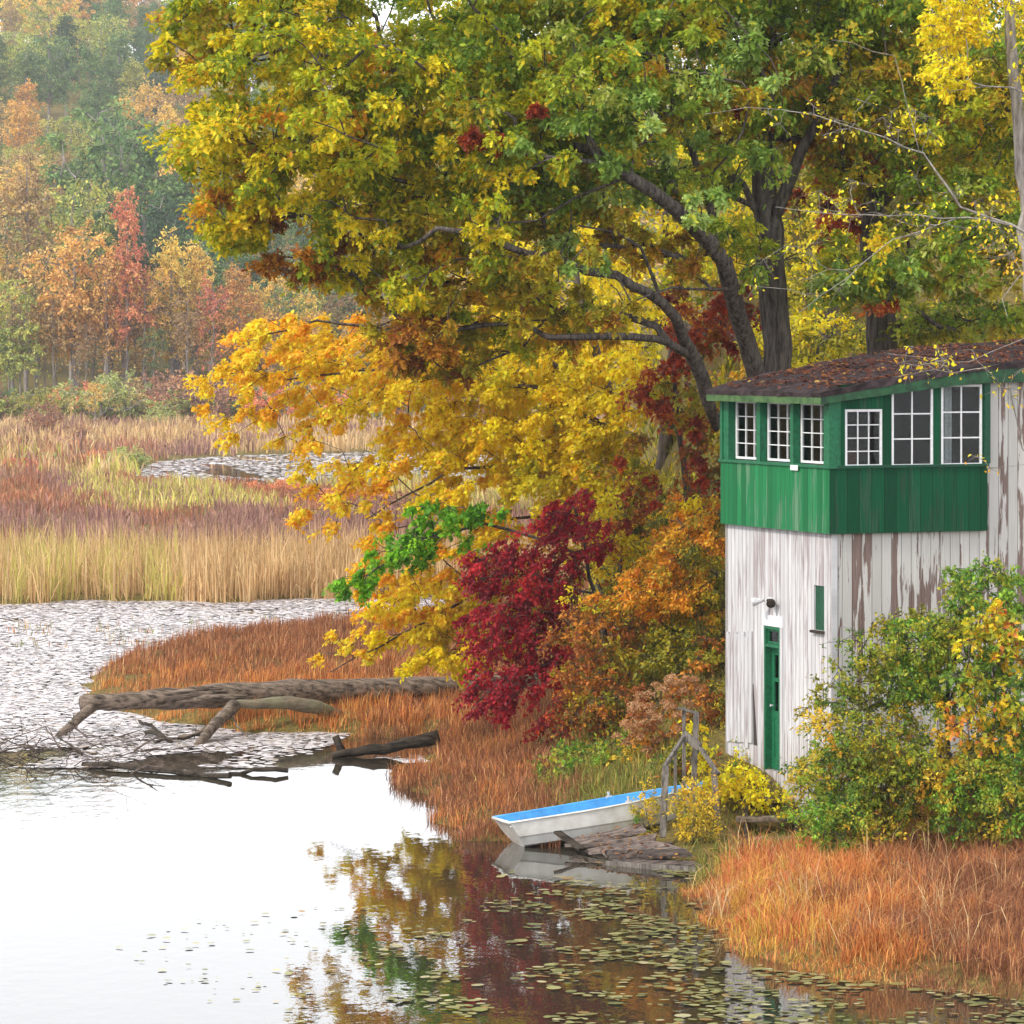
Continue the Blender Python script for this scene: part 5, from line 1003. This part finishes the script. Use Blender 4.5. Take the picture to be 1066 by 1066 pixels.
# woodland floor under the trees
q, z = land([(560, 740), (640, 640), (700, 560), (1500, 520), (1500, 880), (860, 870), (700, 800)], 60000, .3)
c = mixpal(rs, 'shade', 'yellowgreen', vnoise(q[:, 0], q[:, 1], 5, 6) - .25)
blades('ground_cover', q, .34 * rs.uniform(.5, 1.3, len(q)), rs.uniform(.3, 1.0, len(q)), rs.uniform(.03, .06, len(q)), c, rs, 'low olive undergrowth and fallen leaves on the wooded bank', 'ground cover', z=z, tuft=True)
# reed bed across the water
q, z = land([(-420, 633), (420, 628), (620, 612), (620, 598), (-420, 598)], 36000, -.04, 10, .25)
px, py = seen(q); c = mixpal(rs, G_TAN, G_STRAW, -1.0 + .9 * (px < 190) + .5 * vnoise(q[:, 0], q[:, 1], 2.2, 3))
blades('reed_bed', q, 1.75 * (.92 + .18 * vnoise(q[:, 0], q[:, 1], 3, 4)) * rs.uniform(.55, 1.1, len(q)), rs.uniform(.0, .5, len(q)) ** 1.4, rs.uniform(.018, .042, len(q)), c, rs, 'tall pale tan reed bed standing at the edge of the far water', 'reeds', z=z, tuft=True)
q, z = land([(-500, 604), (640, 604), (640, 500), (-500, 500)], 70000, 0, 26, .5)
px, py = seen(q); v1 = vnoise(q[:, 0], q[:, 1] * .35, 9, 3); c = mixpal(rs, G_BRICK, G_MAUVE, v1 * 1.2 + (py > 545) * .5 - (py < 530) * .2); v2 = vnoise(q[:, 0], q[:, 1] * .4, 7, 21); m = (py < 536 + 14 * v2) & (px > 90 + 60 * v2) & (v1 > -.3) & (rs.uniform(size=len(q)) < .75); c[m] = mixpal(rs, G_STRAW, G_TAN, np.full(m.sum(), -.3))
blades('marsh_meadow', q, np.where(py > 570, 1.15, .75) * (.85 + .3 * v1) * rs.uniform(.5, 1.3, len(q)), rs.uniform(.05, .5, len(q)), rs.uniform(.035, .075, len(q)), c, rs, 'brick red, mauve and straw coloured marsh beyond the reed bed', 'marsh', z=z, tuft=True)
q, z = land([(-500, 499), (700, 499), (760, 436), (-500, 436)], 60000, 0, 26, .9)
px, py = seen(q); v1 = vnoise(q[:, 0], q[:, 1] * .3, 14, 5); c = mixpal(rs, G_MAUVE, G_TAN, v1 + .1); m = (rs.uniform(size=len(q)) < .5) & (px < 170) & (py > 468); c[m] = mixpal(rs, G_BRICK, G_STRAW, v1[m] - .2)
blades('marsh_meadow', q, 1.2 * (.9 + .3 * v1) * rs.uniform(.5, 1.3, len(q)), rs.uniform(.05, .5, len(q)), rs.uniform(.07, .14, len(q)), c, rs, 'pale mauve and tan marsh at the foot of the far woods', 'marsh', z=z, tuft=True)

def pads(name, q, rad_, cols, rs, label):
    n = len(q); k = 8; an = np.arange(k) / k * 2 * np.pi; tilt = rs.normal(size=(n, 2)) * .05; ph = rs.uniform(0, 6.28, n); el = rs.uniform(.75, 1.0, n)
    cx_ = np.cos(an[None] + ph[:, None]) * rad_[:, None]; sy_ = np.sin(an[None] + ph[:, None]) * rad_[:, None] * el[:, None]
    zz = .012 + rs.uniform(0, .02, n)[:, None] + cx_ * tilt[:, :1] + sy_ * tilt[:, 1:]
    V = np.stack([q[:, :1] + cx_, q[:, 1:] + sy_, np.maximum(zz, .004)], -1).reshape(-1, 3)
    return tag(link(name, mesh_np(name, V, np.arange(n * k).reshape(n, k), np.repeat(cols, k, 0)), M_GLOSSLEAF), label, 'lily pads', kind='stuff')
def wet(poly, n):
    q = scatter(rs, poly, n); m = ground(q[:, 0], q[:, 1]) < .01; return q[m]
PADG = pal((208, 200, 200, 4), (192, 182, 180, 3), (160, 140, 118, .8), (220, 214, 217, 4), (120, 95, 70, .25))  # pale tones: sky glare painted into the pads; the browns are their own
PADO = pal((140, 140, 75, 4), (165, 160, 100, 3), (115, 118, 65, 3), (190, 180, 135, 1.5), (165, 125, 60, .6))
q = wet([(-300, 800), (-300, 626), (560, 622), (480, 700), (300, 800)], 150000); px, py = seen(q); dn = vnoise(q[:, 0], q[:, 1] * .5, 3.5, 11); m = (dn + rs.uniform(-.35, .35, len(q)) > -.62 + np.clip((py - 748) / 60, 0, 1) * 1.0); q = q[m]
c = PADG[0][rs.choice(5, len(q), p=PADG[1])] * rs.uniform(.85, 1.1, (len(q), 1)); pads('lily_pads', q, rs.uniform(.045, .10, len(q)), c * .97, rs, 'sheet of pale glinting lily pads on the water beyond the fallen trunk')
q = wet([(300, 1100), (380, 990), (470, 925), (560, 900), (720, 895), (800, 1010), (1066, 1034), (1300, 1040), (1300, 1150), (300, 1150)], 9000); px, py = seen(q); dn = vnoise(q[:, 0], q[:, 1], 2.0, 12); q = q[dn * 1.3 + rs.uniform(-.4, .4, len(q)) + np.clip((px - 560) / 300, -.6, .25) - .25 * (py < 930) > .24]
c = PADO[0][rs.choice(5, len(q), p=PADO[1])] * rs.uniform(.8, 1.15, (len(q), 1)); pads('lily_pads', q, rs.uniform(.025, .07, len(q)) + (rs.uniform(size=len(q)) < .12) * .035, c * .66, rs, 'scattered olive lily pads floating over the dark tree reflections')
q = wet([(110, 520), (110, 470), (700, 466), (700, 520)], 26000); c = PADG[0][rs.choice(5, len(q), p=PADG[1])]; q = q[vnoise(q[:, 0], q[:, 1] * .3, 6, 19) > -.35]; pads('lily_pads', q, rs.uniform(.08, .2, len(q)), c[:len(q)] * .85, rs, 'pale lily pads covering the narrow channel far out in the marsh')
q = wet([(120, 985), (200, 960), (400, 935), (430, 1000), (300, 1080), (180, 1030)], 230); dn = vnoise(q[:, 0], q[:, 1] * 2, 1.2, 15); q = q[dn > .05]
pads('lily_pads', q, rs.uniform(.02, .06, len(q)), PADO[0][rs.choice(5, len(q), p=PADO[1])] * .9, rs, 'few tiny leaves floating on the bright open water, lower left')
q = wet([(-200, 672), (20, 650), (250, 645), (420, 640), (420, 660), (150, 675), (-200, 690)], 2600); dn = vnoise(q[:, 0], q[:, 1], 3.0, 18); q = q[dn > .25]; n = len(q)
blades('water_weeds', q, rs.uniform(.12, .38, n), rs.uniform(.1, .6, n), rs.uniform(.01, .025, n), mixpal(rs, G_GREEN, G_ORANGE, np.full(n, -.1)), rs, 'low green and brown weeds poking through the lily pads', 'weeds', z=np.zeros(n))

# ------------------------------------------------------------------ far shore: single trees and bushes, then the wooded hill
TEMPL = {}
def far_proto(key, kind, seed):
    hT = 1.0; o0 = dict(
        round=([([(0, 0, -.5), (0, .1, 5), (.2, 0, 9), (0, 0, 13)], (.26, .08))], [((0, 0, 10.5), (4.2, 4.2, 4.6), 60, key), ((1.5, 0, 7), (3.4, 3.4, 2.0), 18, key), ((-2, .5, 7.5), (2.6, 2.8, 2.2), 14, key)]),
        tall=([([(0, 0, -.5), (.1, 0, 8), (0, 0, 16), (0, 0, 19)], (.24, .04))], [((0, 0, 13), (2.8, 2.8, 5.5), 50, key), ((0, 0, 17.5), (1.3, 1.3, 2.4), 12, key), ((.6, 0, 8.5), (2.6, 2.6, 2.2), 12, key)]),
        spire=([([(0, 0, -.5), (0, 0, 8), (0, 0, 17), (0, 0, 22)], (.2, .03))], [((0, 0, 18.5), (1.1, 1.1, 3.2), 18, key), ((0, 0, 13.5), (2.2, 2.2, 3.2), 24, key), ((0, 0, 9.5), (2.8, 2.8, 2.2), 14, key)]),
        sparse=([([(0, 0, -.5), (.2, 0, 6), (0, 0, 11), (0, 0, 16)], (.15, .03))], [((0, 0, 13.5), (2.4, 2.4, 3.2), 20, key), ((.5, 0, 9), (2.2, 2.2, 2.5), 8, key)]),
        bush=([([(0, 0, -.2), (0, 0, 1.2)], (.1, .05))], [((0, 0, 1.8), (2.6, 2.2, 1.5), 30, key), ((1.4, 0, 1.4), (1.6, 1.6, 1.1), 10, key), ((-1.6, .3, 1.3), (1.5, 1.5, 1.0), 10, key)]))[kind]
    tm = dict(round='round_tree', tall='tall_tree', spire='slender_tree', sparse='thin_tree', bush='bush')[kind]
    r = tree(tm, None, None, o0[0], o0[1], T_SIMPLE, .33 if kind != 'bush' else .20, {'sparse': 60}.get(kind, 96), {'bush': .75}.get(kind, 1.25), seed, barkm=M_FARBARK, leafm=M_FAR, tip=.03, step=1.2, wob=.15, flat=.7, twigr=.018 if kind != 'bush' else .01, base=(0, 0, 0), ntw=6)
    return r
def far_tree(key, kind, px, D, top, label, cat='tree', group=None, rsx=random.Random(77), wide=1.0):
    """top = photo row of the crown's top, or the height in metres when below 40"""
    x = (px - CX) / F * D; z = gz(x, D) - .1; hh = {'round': 15.2, 'tall': 20, 'spire': 22, 'sparse': 17, 'bush': 3.6}[kind]
    ht = top if top < 40 and isinstance(top, float) else (H - (top - HY) / F * D) - z
    vs = TEMPL.setdefault((key, kind), [])
    if len(vs) < (1 if kind == 'sparse' else 2): r = far_proto(key, kind, 500 + len(TEMPL) * 7 + len(vs)); vs.append(r)
    else:
        src = rsx.choice(vs); r = src.copy(); COL.objects.link(r)
        for c_ in src.children: d_ = c_.copy(); COL.objects.link(d_); d_.parent = r
    s_ = max(.25, ht / hh); w_ = s_ * wide * rsx.uniform(.9, 1.1) if kind != 'bush' else max(s_, .8) * wide; r.location = (x, D, z); r.scale = (w_, w_, s_); r.rotation_euler = (0, 0, rsx.uniform(0, 6.28))
    if 'group' in r.keys() and not group: del r['group']
    return tag(r, label, cat, group)
for a in [('f_orange', 'round', 78, 374, 222, 'broad orange gold tree at the far shore, left of the red spire'), ('f_red', 'spire', 132, 372, 190, 'coral red slender tree rising like a spire at the far shore', .8),
          ('f_red', 'sparse', 222, 370, 285, 'thin pinkish red tree with pale trunk at the far shore, next to the yellow maple'), ('f_gold', 'tall', 178, 376, 238, 'golden tree with bare lower trunk right behind the red spire'),
          ('f_brown', 'tall', 28, 392, 160, 'tall dull tan tree at the left edge of the far shore'), ('f_lime', 'round', 12, 372, 290, 'yellow lime tree low at the left edge of the photo'), ('f_orange', 'sparse', 110, 371, 262, 'thin orange tree standing just left of the red spire'),
          ('f_orange', 'sparse', 150, 372, 270, 'thin pale orange tree under the red spire'), ('f_gold', 'tall', 205, 378, 250, 'narrow yellow tree between the golden tree and the pinkish one'), ('f_brown', 'sparse', 55, 371, 300, 'nearly bare tan tree before the broad orange tree'),
          ('f_brown', 'sparse', 195, 370, 300, 'nearly bare grey brown tree right of the red spire'), ('f_orange', 'tall', 248, 376, 268, 'orange tan tree at the far shore touching the maple leaves'), ('f_gold', 'round', 290, 380, 280, 'golden tree half hidden behind the yellow maple'),
          ('f_brown', 'sparse', 90, 370, 330, 'small bare tan tree on the far shore below the orange crown'), ('f_green', 'round', 110, 420, 105, 'big rounded green tree on the slope above the red spire'), ('f_green', 'round', 185, 425, 118, 'second big green tree, right above the golden ones'),
          ('f_lime', 'round', 75, 402, 172, 'yellow green tree with dark gaps left above the red spire'), ('f_dark', 'round', 150, 404, 195, 'dark blue green tree behind the tip of the red spire'), ('f_dark', 'round', 240, 412, 205, 'dark green tree behind the oak leaves at the far shore'),
          ('f_gold', 'tall', -25, 380, 200, 'gold tree cut by the left edge of the photo'), ('f_lime', 'round', 330, 385, 300, 'yellow green tree behind the maple sprays'), ('f_green', 'round', 390, 395, 240, 'green tree at the far shore hidden behind the oak')]:
    far_tree(*a[:6], wide=a[6] if len(a) > 6 else .95)
rsx = random.Random(31)
for i in range(34):                                       # saplings and thin trunks filling the far wood's edge
    px = -60 + i * 17 + rsx.uniform(-6, 6); key = rsx.choice(['f_brown', 'f_orange', 'f_gold', 'f_brown', 'f_green'])
    far_tree(key, 'sparse', px, 374 + rsx.uniform(-3, 12), rsx.uniform(9, 15), {'f_brown': 'thin tan', 'f_orange': 'thin orange', 'f_gold': 'thin golden', 'f_green': 'thin green'}[key] + ' young tree along the edge of the far wood', group='thin ' + key[2:] + ' trees at the edge of the far wood', rsx=rsx)
for i in range(46):
    px = -80 + i * 13 + rsx.uniform(-8, 8); key = rsx.choice(['f_shrub', 'f_shrub', 'f_green', 'f_lime', 'f_mauve'] if i % 4 else ['f_russet', 'f_mauve'])
    nm = {'f_shrub': 'grey green', 'f_green': 'dark green', 'f_lime': 'pale lime', 'f_mauve': 'mauve brown', 'f_russet': 'russet'}[key]
    far_tree(key, 'bush', px, rsx.uniform(350, 369), rsx.uniform(2.6, 5.2), nm + ' bush in the hedge of shrubs below the far wood', 'bush', nm + ' bushes below the far wood', rsx, rsx.uniform(.9, 1.3))
for a in [('f_orange', 'sparse', 100, 330, 425, 'small golden orange sapling alone in the marsh'), ]: far_tree(*a, wide=1.6)
for (key, px, D, top, lb) in [('f_mauve', 45, 300, 415, 'tall mauve bush in the marsh at the left'), ('f_mauve', 75, 285, 440, 'low mauve bush beside the tall mauve one'), ('f_shrub', 132, 232, 462, 'round grey green bush at the near end of the channel'), ('f_russet', 105, 240, 478, 'russet bush left of the round green bush in the marsh'),
                              ('f_shrub', 45, 235, 480, 'dull green low bush in the marsh near the left edge'), ('f_russet', 15, 225, 490, 'russet low bush at the left edge of the marsh'), ('f_shrub', 165, 340, 425, 'olive bush right of the golden sapling'), ('f_mauve', 205, 335, 432, 'mauve bush behind the end of the channel'),
                              ('f_russet', 290, 190, 500, 'russet bush beyond the yellow marsh grass, near the maple'), ('f_mauve', 330, 180, 505, 'mauve bush behind hanging maple leaves'), ('f_russet', 370, 175, 500, 'russet bush far right in the marsh'), ('f_mauve', 415, 170, 510, 'mauve bush furthest right in the marsh')]:
    far_tree(key, 'bush', px, D, top, lb, 'bush', None, rsx, .75)
NAMES = {'f_green': 'soft green', 'f_dark': 'dark blue green', 'f_lime': 'pale yellow green', 'f_gold': 'golden', 'f_orange': 'orange', 'f_brown': 'tan brown'}
placed = []; D = 398.0; cnt = 0
while D < 900 and cnt < 270:
    step_px = 8.6 / D * F; px = -60 + rsx.uniform(0, step_px); lim = 335
    while px < lim:
        key = rsx.choices(['f_green', 'f_dark', 'f_lime', 'f_gold', 'f_orange', 'f_brown'], [38, 14, 20, 9, 10, 12])[0]; kd = rsx.choice(['round', 'round', 'tall'])
        DD = D + rsx.uniform(-8, 8)
        far_tree(key, kd, px + rsx.uniform(-8, 8), DD, rsx.uniform(14, 20), NAMES[key] + (' rounded' if kd == 'round' else ' upright') + ' tree on the hazy wooded hillside', 'tree', NAMES[key] + ' ' + kd + ' trees on the far hillside', rsx, rsx.uniform(.95, 1.2)); cnt += 1
        px += step_px * rsx.uniform(.8, 1.15)
    D += 20 if D < 500 else 26
print('hill trees', cnt, 'to', D)
# the same wood going on to both sides, a mass nobody could count
rs = np.random.RandomState(300); D_ = 385 + 480 * rs.uniform(0, 1, 1500) ** .85; px_ = np.where(rs.uniform(size=1500) < .7, rs.uniform(345, 1150, 1500), rs.uniform(-600, -75, 1500)); x_ = (px_ - CX) / F * D_; z_ = ground(x_, D_)
cen = np.concatenate([np.stack([x_ + rs.normal(size=1500) * .8, D_ + rs.normal(size=1500) * .8, z_ + h_], -1) for h_ in (4.5, 8.5, 12.5)]); rr_ = np.concatenate([np.full(1500, r_) for r_ in (4.6, 4.8, 3.6)])
ky = rs.choice(['f_green', 'f_dark', 'f_lime', 'f_gold', 'f_orange', 'f_brown'], 1500, p=[.37, .14, .19, .1, .1, .1]); ky = np.concatenate([ky] * 3)
V, Fc, Cc, tw = clump_leaves(rs, cen, rr_, list(ky), 72, .75, T_SIMPLE, .1, .8)
tag(link('far_wood', mesh_np('far_wood', V, Fc, Cc), M_FAR), 'continuous mixed autumn wood covering the far hill behind the oak', 'wood', kind='stuff')
